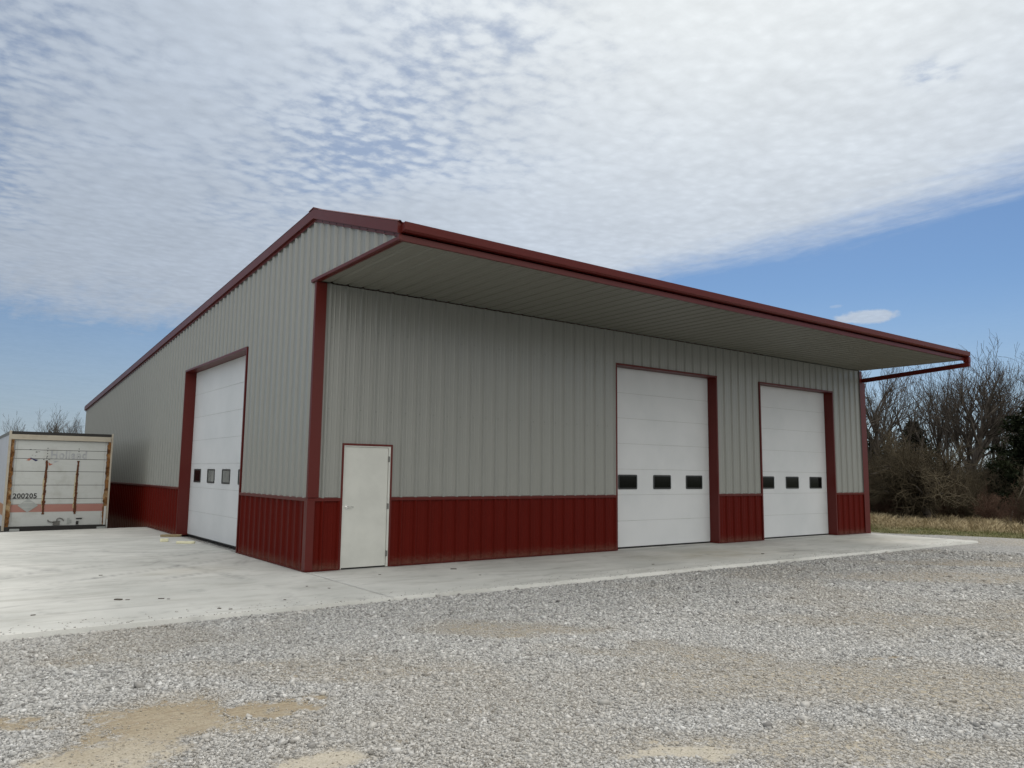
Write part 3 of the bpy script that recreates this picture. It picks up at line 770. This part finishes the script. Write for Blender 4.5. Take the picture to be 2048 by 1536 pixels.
for a, b in ((.0225, .052), (.953, .9825)):   # rusted inner posts with a ragged edge
    mb = MB(); pl = []; n = 46
    inner = b if a < .5 else a; outer = a if a < .5 else b
    zs = [tz(.09)*(1-k/n) for k in range(n+1)]
    e_ = [(sx(inner + (1 if a < .5 else -1)*(rs.uniform(-.004, .010)+(.006 if k > n*.55 else 0))), z) for k, z in enumerate(zs)]
    for (x0, z0), (x1, z1) in zip(e_[:-1], e_[1:]):
        xo = sx(outer); pts = [(xo, z0), (xo, z1), (x1, z1), (x0, z0)]
        mb.prism(pts, 1, TY+.012, TY+.09)
    tp(mb, 'rusted_post', M_rust)
mb = MB(); mb.box(sx(.955), sx(.978), TY+.004, TY+.011, .06, .62); mb.box(sx(.985), TX1, TY+.01, TY+.1, -.02, .25); tp(mb, 'post_guard', M_twhite)
D0 = TY+.070
LV = [(.966, .825), (.825, .745), (.745, .69), (.69, .55), (.55, .41), (.41, .28), (.28, .19), (.19, .09)]
mb = MB()
for k, (t0, t1) in enumerate(LV):
    g0 = .007 if k not in (0, 1) else 0.0
    mb.box(sx(.062), sx(.947), D0, D0+.03, tz(t0)+g0, tz(t1)-(.006 if k >= 2 else 0))
mb.cur = 1; mb.box(sx(.062), sx(.947), D0+.006, D0+.02, tz(.965), tz(.091))
rd = tp(mb, 'rear_door', [M_twhite, M_sill])
for a in (.083, .926):
    mb = MB(); mb.box(sx(a), sx(a+.0015), D0-.0015, D0+.001, tz(.965), tz(.095)); tp(mb, 'panel_seam', M_hinge, TR)
mb = MB(); mb.box(sx(.0625), sx(.9465), D0-.003, D0+.002, tz(.824), tz(.747)); tp(mb, 'red_stripe', M_pink, TR)
for s0, s1 in ((.366, -.018), (.667, -.004)):
    mb = MB(); z = tz(.295); zend = tz(.85)
    while z > zend:
        h_ = rs.uniform(.03, .10); w_ = rs.uniform(.022, .036)*(1.2 if rs.random() < .15 else 1)
        c_ = sx(s0)+s1*0+rs.uniform(-.004, .004); z2 = max(z-h_, zend)
        mb.prism([(c_-w_, z), (c_-w_*rs.uniform(.7, 1.2), z2), (c_+w_*rs.uniform(.7, 1.2), z2), (c_+w_, z)], 1, D0-.009-rs.random()*.002, D0-.0045); z = z2
    tp(mb, 'rusted_hinge_strip', M_drust, TR)
    z = tz(.17)
    for q in range(4): mb = MB(); mb.tube((sx(s0), D0-.006, z), (sx(s0), D0+.001, z), .014, .014, 6); z -= .075; tp(mb, 'bolt_hole', M_ink, TR)
    # rust run-off stain beside the strip
    mb = MB(); o_ = []; zs = [tz(.36)-k*.09 for k in range(14)]
    side = -1
    for k, z in enumerate(zs): o_.append((sx(s0)+side*(.018+.045*min(1, k/5)*rs.uniform(.5, 1.2)), z))
    pts = [(sx(s0)-.010, zs[0])]+o_+[(sx(s0)-.010, zs[-1])]
    mb.prism(pts, 1, D0-.0038, D0-.0032); tp(mb, 'rust_stain', M_run, TR)
# hazard placard: diamond
mb = MB(); c = (sx(.222), tz(.757)); mb.prism([(c[0]-.245, c[1]), (c[0], c[1]-.19), (c[0]+.245, c[1]), (c[0], c[1]+.19)], 1, D0-.012, D0-.004)
pl = tp(mb, 'placard', M_plac, TR, bevel=.003)
mb = MB(); mb.prism([(c[0]-.10, c[1]+.085), (c[0]+.10, c[1]+.085), (c[0]+.12, c[1]+.07), (c[0]-.12, c[1]+.07)], 1, D0-.015, D0-.0122)
mb.prism([(c[0]-.14, c[1]-.04), (c[0]+.14, c[1]-.04), (c[0]+.13, c[1]-.05), (c[0]-.13, c[1]-.05)], 1, D0-.015, D0-.0122); tp(mb, 'placard_flap', M_twhite, TR)
# peeling emblem remains
mb = MB(); mb.prism([(sx(.172), tz(.298)), (sx(.20), tz(.302)), (sx(.225), tz(.283)), (sx(.20), tz(.275))], 1, D0-.004, D0-.002); tp(mb, 'emblem_red', M_brick, TR)
mb = MB(); mb.prism([(sx(.198), tz(.278)), (sx(.215), tz(.270)), (sx(.25), tz(.285)), (sx(.285), tz(.293)), (sx(.262), tz(.308)), (sx(.245), tz(.298)), (sx(.225), tz(.286))], 1, D0-.005, D0-.0042); tp(mb, 'emblem_navy', M_navy, TR)
for s_, t_, w_, h_ in ((.205, .186, .02, .004), (.245, .188, .016, .004), (.315, .190, .014, .004), (.262, .212, .022, .010), (.285, .208, .02, .004), (.225, .245, .008, .006), (.255, .252, .014, .004), (.275, .282, .05, .004), (.335, .288, .014, .008), (.383, .285, .016, .006), (.392, .291, .006, .008), (.362, .268, .006, .03)):
    mb = MB(); c0, z0 = sx(s_), tz(t_); a, b = w_*TWd/2, h_*TH/2
    mb.prism([(c0-a, z0-b*.3), (c0-a*.3, z0-b), (c0+a, z0-b*.4), (c0+a*.7, z0+b), (c0-a*.6, z0+b)], 1, D0-.0062, D0-.0052)
    tp(mb, 'emblem_flake', M_ink, TR)
mb = MB(); mb.prism([(sx(.415), tz(.292)), (sx(.44), tz(.300)), (sx(.49), tz(.296)), (sx(.45), tz(.318)), (sx(.42), tz(.325)), (sx(.44), tz(.31))], 1, D0-.004, D0-.003); tp(mb, 'emblem_ghost', M_ghost, TR)
mb = MB(); mb.prism([(sx(.38), tz(.315)), (sx(.40), tz(.328)), (sx(.425), tz(.332)), (sx(.395), tz(.35)), (sx(.385), tz(.345))], 1, D0-.004, D0-.003); tp(mb, 'emblem_red', M_brick, TR)
def text(name, body, x_, z_, size, m_, width, par, bold=.0, y_=None, sp=1.0):
    cu = bpy.data.curves.new(name, 'FONT'); cu.body = body; cu.size = size; cu.extrude = .0015; cu.offset = bold; cu.space_character = sp
    o = bpy.data.objects.new(name, cu); C.objects.link(o)
    bpy.context.view_layer.update()
    wd = o.dimensions.x
    me = bpy.data.meshes.new_from_object(o); C.objects.unlink(o); bpy.data.objects.remove(o)
    o = bpy.data.objects.new(name, me); link(o, par); me.materials.append(m_)
    k = width/wd
    o.rotation_euler = (math.pi/2, 0, 0); o.scale = (k, 1, 1); o.location = Vector((x_, y_ if y_ else D0-.007, z_))-T0
    return o
text('fleet_number', '200205', sx(.078), tz(.683), .19, M_ink, TWd*.218, TR, .004, sp=1.08)
text('ghost_lettering', 'Holland', sx(.395), tz(.272), .30, M_ghost, TWd*.35, TR, .012, sp=1.15)
# latch and pulls
mb = MB(); c = sx(.50); z = tz(.945)
mb.box(c-.085, c+.085, D0-.02, D0-.001, z-.05, z+.07)
mb.tube((c-.01, D0-.03, z+.03), (c-.20, D0-.035, z+.06), .016, .013, 8); mb.tube((c-.20, D0-.035, z+.06), (c-.215, D0-.035, z+.11), .013, .013, 8)
a = [(c+.0, z+.05), (c+.01, z+.13), (c+.07, z+.155), (c+.14, z+.13), (c+.175, z+.07)]
for (x0, z0), (x1, z1) in zip(a[:-1], a[1:]): mb.tube((x0, D0-.03, z0), (x1, D0-.03, z1), .012, .012, 8)
tp(mb, 'latch', M_hinge, TR)
mb = MB(); mb.box(sx(.60), sx(.625), D0-.012, D0-.001, tz(.955), tz(.89)); mb.box(sx(.625), sx(.645), D0-.008, D0-.001, tz(.945), tz(.91)); tp(mb, 'lock_bracket', M_plac, TR)
mb = MB(); mb.box(sx(.685), sx(.745), D0-.03, D0-.001, tz(.903), tz(.892)); mb.box(sx(.688), sx(.712), D0-.03, D0-.001, tz(.96), tz(.925)); tp(mb, 'pull_handle', M_sill, TR, bevel=.003)
mb = MB(); mb.box(sx(.022), sx(.983), TY-.02, TY+.10, -.10, tz(.968)); tp(mb, 'door_sill', M_sill)
for c in (.115, .935):
    mb = MB(); mb.box(sx(c)-.115, sx(c)+.115, TY-.09, TY-.021, -.03, .035); tp(mb, 'dock_bumper', M_plac, bevel=.01)
for yy in (TY+1.3, TY+2.55):
    for xx, dr in ((TX0+.02, 1), (TX1-.02, -1)):
        mb = MB(); zc0 = -.62
        mb.tube((xx, yy, zc0), (xx+dr*.26, yy, zc0), .50, .50, 28); wl = tp(mb, 'wheel', M_tire, bevel=.03)
        mb = MB(); mb.tube((xx-dr*.006, yy, zc0), (xx+dr*.02, yy, zc0), .27, .25, 20); q = mb.build('rim', M_plac, wl); q.location = -T0
        me = q.data
for a in (TX0+.4, TX1-.52): mb = MB(); mb.box(a, a+.12, TY+11, TY+11.12, -1.12, -.14); tp(mb, 'landing_leg', M_sill)

# ------------------------------------------------------------------ vegetation
def seg_tubes(segs, n):
    """segs array (k,8): p0 p1 r0 r1 -> V, F"""
    s = np.asarray(segs, float); p0, p1, r0, r1 = s[:, :3], s[:, 3:6], s[:, 6], s[:, 7]
    d = p1-p0; d /= np.linalg.norm(d, axis=1, keepdims=True)+1e-9
    h = np.where(np.abs(d[:, 2:3]) < .8, np.array([[0, 0, 1.]]), np.array([[1., 0, 0]]))
    a = np.cross(d, h); a /= np.linalg.norm(a, axis=1, keepdims=True); b = np.cross(d, a)
    t = 2*np.pi*np.arange(n)/n; ring = a[:, None]*np.cos(t)[None, :, None]+b[:, None]*np.sin(t)[None, :, None]
    V = np.concatenate([p0[:, None]+ring*r0[:, None, None], p1[:, None]+ring*r1[:, None, None]], 1)
    k = np.arange(n); q = np.stack([k, (k+1) % n, n+(k+1) % n, n+k], 1)
    F = (q[None]+2*n*np.arange(len(s))[:, None, None]).reshape(-1, 4)
    return V.reshape(-1, 3), F
def grow(rng, p, d, ln, r, lv, mx, out_, spread, upw, counts, wig=.13):
    n = max(3, int(5-lv*.5)); step = ln/n; pts = [(p.copy(), r)]
    q = p.copy(); dd_ = d.copy()
    for i in range(n):
        dd_ = (dd_+Vector((rng.gauss(0, wig), rng.gauss(0, wig), rng.gauss(0, wig)+upw*(.10 if lv else .02)))).normalized()
        q2 = q+dd_*step; rr = r*(1-(i+1)/n*(.62 if lv < mx else .8))
        out_.append((lv, (*q, *q2, pts[-1][1], rr))); q = q2; pts.append((q.copy(), rr))
    if lv >= mx: return
    nc = counts[lv]
    for i in range(nc):
        t = rng.uniform(.28 if lv == 0 else .15, 1.0) if i else 1.0
        j = min(n-1, int(t*n)); f = t*n-j
        b0, rb = pts[j]; b1, rb1 = pts[j+1]; pos = b0.lerp(b1, f); rad = rb+(rb1-rb)*f
        ax = (b1-b0).normalized(); o_ = ax.orthogonal(); o_.rotate(Matrix.Rotation(rng.uniform(0, 6.283), 3, ax)); o_.normalize()
        an = math.radians(rng.uniform(*spread)); nd = (ax*math.cos(an)+o_*math.sin(an))
        nd = (nd+Vector((0, 0, upw*.35))).normalized()
        grow(rng, pos, nd, ln*rng.uniform(.42, .68)*(1.15-.45*t if lv == 0 else 1), min(rad*.72, r*.55), lv+1, mx, out_, spread, upw, counts, wig*1.15)
def tree_meshes(name, seed, h, r, spread, upw, counts, mx=4, lean=(0, 0), mt=None, mc=None, tr=.62, stems=1, minr=.006, wig=.13):
    rng = random.Random(seed); out_ = []
    for s_ in range(stems):
        dv = Vector((lean[0]+rng.gauss(0, .1)*(stems > 1)*2.5, lean[1]+rng.gauss(0, .1)*(stems > 1)*2.5, 1)).normalized()
        grow(rng, Vector((rng.gauss(0, .1), rng.gauss(0, .1), -.15)) if stems > 1 else Vector((0, 0, -.15)), dv, h*tr*(1 if s_ == 0 else rng.uniform(.6, 1)), r, 0, mx, out_, spread, upw, counts, wig)
    top = max(s[1][5] for s in out_); k = h/top
    def pack(lo, hi, n):
        a = np.array([s[1] for s in out_ if lo <= s[0] <= hi]); a[:, :6] *= k; a[:, 6:] = np.maximum(a[:, 6:], minr); return seg_tubes(a, n)
    V, F = pack(0, 1, 6); m1 = np_mesh(name+'_trunk', V, F, mt or M_bark)
    V, F = pack(2, 9, 3); m2 = np_mesh(name+'_crown', V, F, mc or M_twig)
    return m1, m2
def put_tree(kind, meshes, x_, y_, rz, sc, label, cat, group=None, z_=None):
    o = bpy.data.objects.new(kind, None); C.objects.link(o)
    o.location = (x_, y_, float(ground_z(np.array([x_]), np.array([y_]))[0]) if z_ is None else z_); o.rotation_euler = (0, 0, rz); o.scale = (sc, sc, sc)
    for nm, me in zip(('trunk', 'crown'), meshes):
        c_ = bpy.data.objects.new(nm, me); C.objects.link(c_); c_.parent = o
    return tag(o, label, cat, group)
V1 = tree_meshes('bare_a', 11, 9.6, .20, (22, 50), .45, (10, 6, 4, 2), 4, wig=.075)
V2 = tree_meshes('bare_b', 23, 9.0, .15, (18, 42), .6, (9, 5, 4, 2), 4, lean=(.05, .02), wig=.06)
V3 = tree_meshes('bare_c', 37, 10.2, .24, (22, 50), .45, (15, 7, 5, 3), 4, tr=.62, wig=.07)
V4 = tree_meshes('bare_d', 41, 8.5, .09, (15, 35), .8, (9, 5, 4, 3), 4, wig=.06)
V5 = tree_meshes('bare_e', 59, 9.2, .12, (20, 45), .5, (7, 5, 3, 2), 4, stems=3, wig=.08)
V6 = tree_meshes('brushy', 77, 4.0, .20, (40, 85), .06, (22, 11, 8, 4), 4, tr=.42, mt=M_bark, mc=M_brush, wig=.14, minr=.004)
V7 = tree_meshes('sapling', 81, 2.9, .04, (15, 30), .5, (2, 2, 1), 3, lean=(.12, -.1), mt=M_pale, mc=M_pale)
V8 = tree_meshes('shrub', 91, 2.2, .02, (25, 60), .3, (7, 5, 4, 3), 4, stems=9, mt=M_brush, mc=M_brush, wig=.2, minr=.004)
V9 = tree_meshes('rshrub', 95, 1.8, .015, (25, 55), .35, (7, 5, 4), 3, stems=10, mt=M_rbrush, mc=M_rbrush, wig=.2, minr=.004)
CXc, CYc = -5.104, -12.664
def at(deg, dist): a = math.radians(deg); return CXc+dist*math.sin(a), CYc+dist*math.cos(a)
gT = 'bare trees at the edge of the wood'
TT = [(61.9, 43, V1, .3, .95, 'tall bare tree with forked trunk just right of the red post'),
      (59.9, 40, V1, 2.3, 1.0, 'bare tree partly hidden behind the right corner of the building'),
      (62.8, 47, V2, 1.1, 1.0, 'slim bare tree behind the forked one near the red post'),
      (64.6, 45, V5, 2.0, .95, 'many stemmed bare tree under the middle of the canopy beam'),
      (65.6, 49, V2, 4.0, 1.08, 'thin straight bare tree below the outer half of the canopy beam'),
      (67.05, 43, V3, .8, .93, 'largest bare tree with a broad crown rising beyond the gutter end'),
      (66.4, 52, V4, 1.3, 1.12, 'narrow bare tree close behind the left side of the largest tree'),
      (68.5, 50, V2, 5.1, 1.0, 'bare tree just right of the largest one, slightly shorter'),
      (69.3, 47, V4, .4, 1.12, 'narrow upright bare tree above the left edge of the cedar'),
      (70.1, 50, V5, 3.3, 1.02, 'many stemmed bare tree rising behind the dark cedar'),
      (71.2, 46, V1, 4.4, 1.0, 'bare tree at the right edge of the picture behind the cedar')]
for dg, ds, me, rz, sc, lb in TT:
    x_, y_ = at(dg, ds); put_tree('bare_tree', me, x_, y_, rz, sc*.92, lb, 'tree', gT)
x_, y_ = at(65.05, 35.6); put_tree('brushy_tree', V6, x_, y_, 1.0, 1.0, 'low spreading tree with a thick dark trunk and dense tangled twigs at the grass edge', 'tree')
x_, y_ = at(62.6, 38.5); put_tree('brushy_tree', V6, x_, y_, 3.4, .82, 'smaller tangled tree in the thicket right beside the red post', 'tree')
x_, y_ = at(67.4, 40.5); put_tree('brushy_tree', V6, x_, y_, 5.0, .72, 'tangled low tree between the thick trunk and the cedar', 'tree')
x_, y_ = at(69.35, 34.5); put_tree('sapling', V7, x_, y_, 0, 1.0, 'thin pale leaning sapling standing before the dark cedar', 'sapling')
# cedars
def cedar(name, h, rad, seed, n=9000):
    rs = np.random.RandomState(seed)
    tmb = MB(); tmb.tube((0, 0, -.2), (0, 0, h*.95), .14*h/6, .02, 8); tm = tmb
    nb = 150; bz = rs.uniform(.06, 1, nb)**.9; ba = rs.uniform(0, 6.283, nb)
    bl = rad*np.clip((1-bz)**.6*1.15, .05, 1)*rs.uniform(.55, 1.15, nb)
    k = rs.randint(0, nb, n); t = rs.uniform(.15, 1, n)**.6
    cx = np.cos(ba[k])*bl[k]*t; cy = np.sin(ba[k])*bl[k]*t; cz = bz[k]*h+t*bl[k]*.25
    P_ = np.stack([cx, cy, cz], 1)+rs.randn(n, 3)*np.array([.13, .13, .10])*(h/6+.2)
    u = rs.randn(n, 3); u /= np.linalg.norm(u, axis=1, keepdims=True); v = np.cross(u, rs.randn(n, 3)); v /= np.linalg.norm(v, axis=1, keepdims=True)
    l_ = rs.uniform(.05, .13, n)[:, None]; w_ = l_*.35
    V = np.stack([P_-u*l_-v*w_*.4, P_-v*w_, P_+u*l_, P_+v*w_], 1).reshape(-1, 3)
    F = np.arange(len(V)).reshape(-1, 4)
    cm = np_mesh(name+'_crown', V, F, M_cedar)
    me = bpy.data.meshes.new(name+'_trunk'); me.from_pydata(tm.v, [], tm.f); me.materials.append(M_bark)
    return me, cm
CD = cedar('cedar', 5.3, 2.5, 5, 42000); CD2 = cedar('cedar_small', 4.2, 1.3, 8, 9000)
for dg, ds, me, sc, lb in ((71.7, 38.5, CD, 1.0, 'large dark cedar at the right edge of the picture'),
                           (64.3, 46.5, CD2, 1.1, 'small dark cedar between bare trunks below the canopy beam'),
                           (61.9, 44.5, CD2, .85, 'low dark cedar in the thicket beside the red post'),
                           (70.9, 40.5, CD2, .95, 'low dark cedar at the left foot of the large one')):
    x_, y_ = at(dg, ds); put_tree('cedar', me, x_, y_, dg, sc, lb, 'cedar')
# shrubs in front of the wood
SH = [(61.8, 37.5, V8, 1.0, 'grey brown shrub nearest the red post'), (62.9, 37, V9, .9, 'reddish bare shrub left of the thick dark trunk'),
      (63.9, 36.6, V8, .9, 'low bare shrub growing against the left of the thick dark trunk'), (66.2, 37, V9, 1.1, 'reddish bare shrub right of the thick dark trunk'),
      (67.3, 36.5, V8, .95, 'grey brown shrub midway between thick trunk and pale sapling'), (68.6, 35.5, V9, 1.0, 'reddish shrub just left of the pale sapling'),
      (69.9, 33.8, V9, .95, 'reddish shrub just right of the pale sapling'), (70.7, 33.4, V8, .95, 'grey brown shrub at the foot of the large cedar')]
for i, (dg, ds, me, sc, lb) in enumerate(SH):
    x_, y_ = at(dg, ds); put_tree('shrub', me, x_, y_, i*1.7, sc, lb, 'shrub', 'bare shrubs at the foot of the wood')
# distant bare trees over the trailer
DT = [(3.9, 88, V4, .88, 'distant bare tree showing above the left end of the trailer roof'), (5.4, 86, V2, .93, 'distant bare tree above the middle of the trailer roof'),
      (6.5, 92, V4, .95, 'narrow distant bare tree above the trailer roof, right of its middle'), (7.3, 90, V2, .84, 'distant bare tree left of the one nearest the shed, above the trailer'),
      (8.2, 92, V4, .86, 'distant bare tree nearest the back corner of the shed, above the trailer')]
for i, (dg, ds, me, sc, lb) in enumerate(DT):
    x_, y_ = at(dg, ds); put_tree('distant_tree', me, x_, y_, i*1.1, sc, lb, 'tree', 'distant bare trees behind the trailer', z_=-.3)
# rear of the wood: a mass of trunks and twigs
def woods(name, spots, seed, label, hs=(6, 9.5), kids=9, minr=.010):
    rng = random.Random(seed); out_ = []
    for x_, y_ in spots:
        o_ = []; grow(rng, Vector((0, 0, -.2)), Vector((rng.gauss(0, .06), rng.gauss(0, .06), 1)).normalized(), rng.uniform(*hs)*.68, rng.uniform(.05, .12), 0, 3, o_, (18, 42), .6, (kids, 5, 3), .12)
        out_ += [(s[0]+x_, s[1]+y_, s[2], s[3]+x_, s[4]+y_, s[5], max(s[6], minr), max(s[7], minr)) for _, s in o_]
    V, F = seg_tubes(out_, 3)
    o = link(bpy.data.objects.new(name, np_mesh(name, V, F, M_twig))); return tag(o, label, 'woods', kind='stuff')
rng = random.Random(2)
woods('woods', [at(rng.uniform(57, 78), rng.uniform(48, 80)) for _ in range(20)], 12, 'mass of bare grey trees filling the wood beyond the grass')
woods('woods', [at(rng.uniform(-12, 12), rng.uniform(95, 115)) for _ in range(26)], 13, 'far low belt of bare trees behind the trailer', hs=(4, 6.5), kids=7, minr=.02)
woods('woods', [at(rng.uniform(118, 320), rng.uniform(42, 56)) for _ in range(110)], 14, 'bare grey woods standing around the yard behind the viewer', hs=(8, 11), kids=10, minr=.03)
# thicket: countless thin stems
def thicket():
    rs = np.random.RandomState(17); n = 15000
    a = np.radians(rs.uniform(58, 77, n)); d = 37.5+rs.rand(n)**.8*22
    x = CXc+d*np.sin(a); y = CYc+d*np.cos(a)
    h = rs.uniform(.6, 2.6, n)*(.6+.8*fbm(x*.5, y*.5, 3)); az = rs.uniform(0, 6.283, n); ln = rs.uniform(.1, .9, n)*h*.6
    z0 = ground_z(x, y); S_ = []
    p = np.stack([x, y, z0-.05], 1); r = rs.uniform(.006, .014, n)
    z0_ = p
    for k in range(3):
        f = (k+1)/3; q = np.stack([x+np.cos(az)*ln*f**1.7+rs.randn(n)*.06, y+np.sin(az)*ln*f**1.7+rs.randn(n)*.06, z0+h*f], 1)
        S_.append(np.concatenate([p, q, (r*(1-k*.25))[:, None], (r*(1-(k+1)*.25))[:, None]], 1))
        m = 5
        for j in range(m):
            t = rs.rand(n, 1); b = p+(q-p)*t; e = b+rs.randn(n, 3)*np.array([.22, .22, .16])+np.array([0, 0, .08])
            S_.append(np.concatenate([b, e, np.full((n, 1), .005), np.full((n, 1), .003)], 1))
        p = q
    V, F = seg_tubes(np.concatenate(S_), 3)
    o = link(bpy.data.objects.new('thicket', np_mesh('thicket', V, F, M_brush)))
    tag(o, 'dense dark tangle of undergrowth along the foot of the wood', 'thicket', kind='stuff')
thicket()
# dry grass
def grass():
    rs = np.random.RandomState(23); n = 150000
    a = np.radians(rs.uniform(56, 76, n)); d = np.sqrt(rs.uniform(22.0**2, 46**2, n))
    x = CXc+d*np.sin(a); y = CYc+d*np.cos(a); e = grass_edge(x, y)
    cl = fbm(x*.9, y*.9, 3); cl2 = fbm(x*2.6+9, y*2.6, 3)
    k = (e > .0) & (rs.rand(n) < np.clip(.35+(cl2-.35)*3, .1, 1)); x, y, e, cl, cl2, d = x[k], y[k], e[k], cl[k], cl2[k], d[k]; n = len(x)
    tall = np.clip((e-1.7+(cl-.5)*3)/3.0, 0, 1)
    h = (.04+.20*tall*np.clip(.3+(cl2-.3)*2.2, .25, 1.3))*rs.uniform(.5, 1.3, n)
    az = rs.uniform(0, 6.283, n); w_ = rs.uniform(.006, .014, n)+.004*tall; ln = h*rs.uniform(.1, .9, n)
    z = ground_z(x, y)-.01; ca, sa = np.cos(az), np.sin(az); cb, sb = np.cos(az+1.57), np.sin(az+1.57)
    V = np.stack([np.stack([x-cb*w_, y-sb*w_, z], 1), np.stack([x+cb*w_, y+sb*w_, z], 1),
                  np.stack([x+ca*ln*.45+cb*w_*.7, y+sa*ln*.45+sb*w_*.7, z+h*.65], 1), np.stack([x+ca*ln, y+sa*ln, z+h], 1)], 1).reshape(-1, 3)
    F = np.arange(len(V)).reshape(-1, 4)
    sh = np.repeat(np.clip(rs.beta(2, 2, n)*.7+.35*cl2, 0, 1), 4)
    gr = np.repeat(np.clip(1.15-tall*2.2, 0, 1)*(.55+.45*rs.rand(n)), 4)
    o = link(bpy.data.objects.new('grass', np_mesh('grass', V, F, M_grass, dict(shade=sh, green=gr))))
    tag(o, 'dry tan grass with a mown green strip beyond the right end of the gravel', 'grass', kind='stuff')
grass()
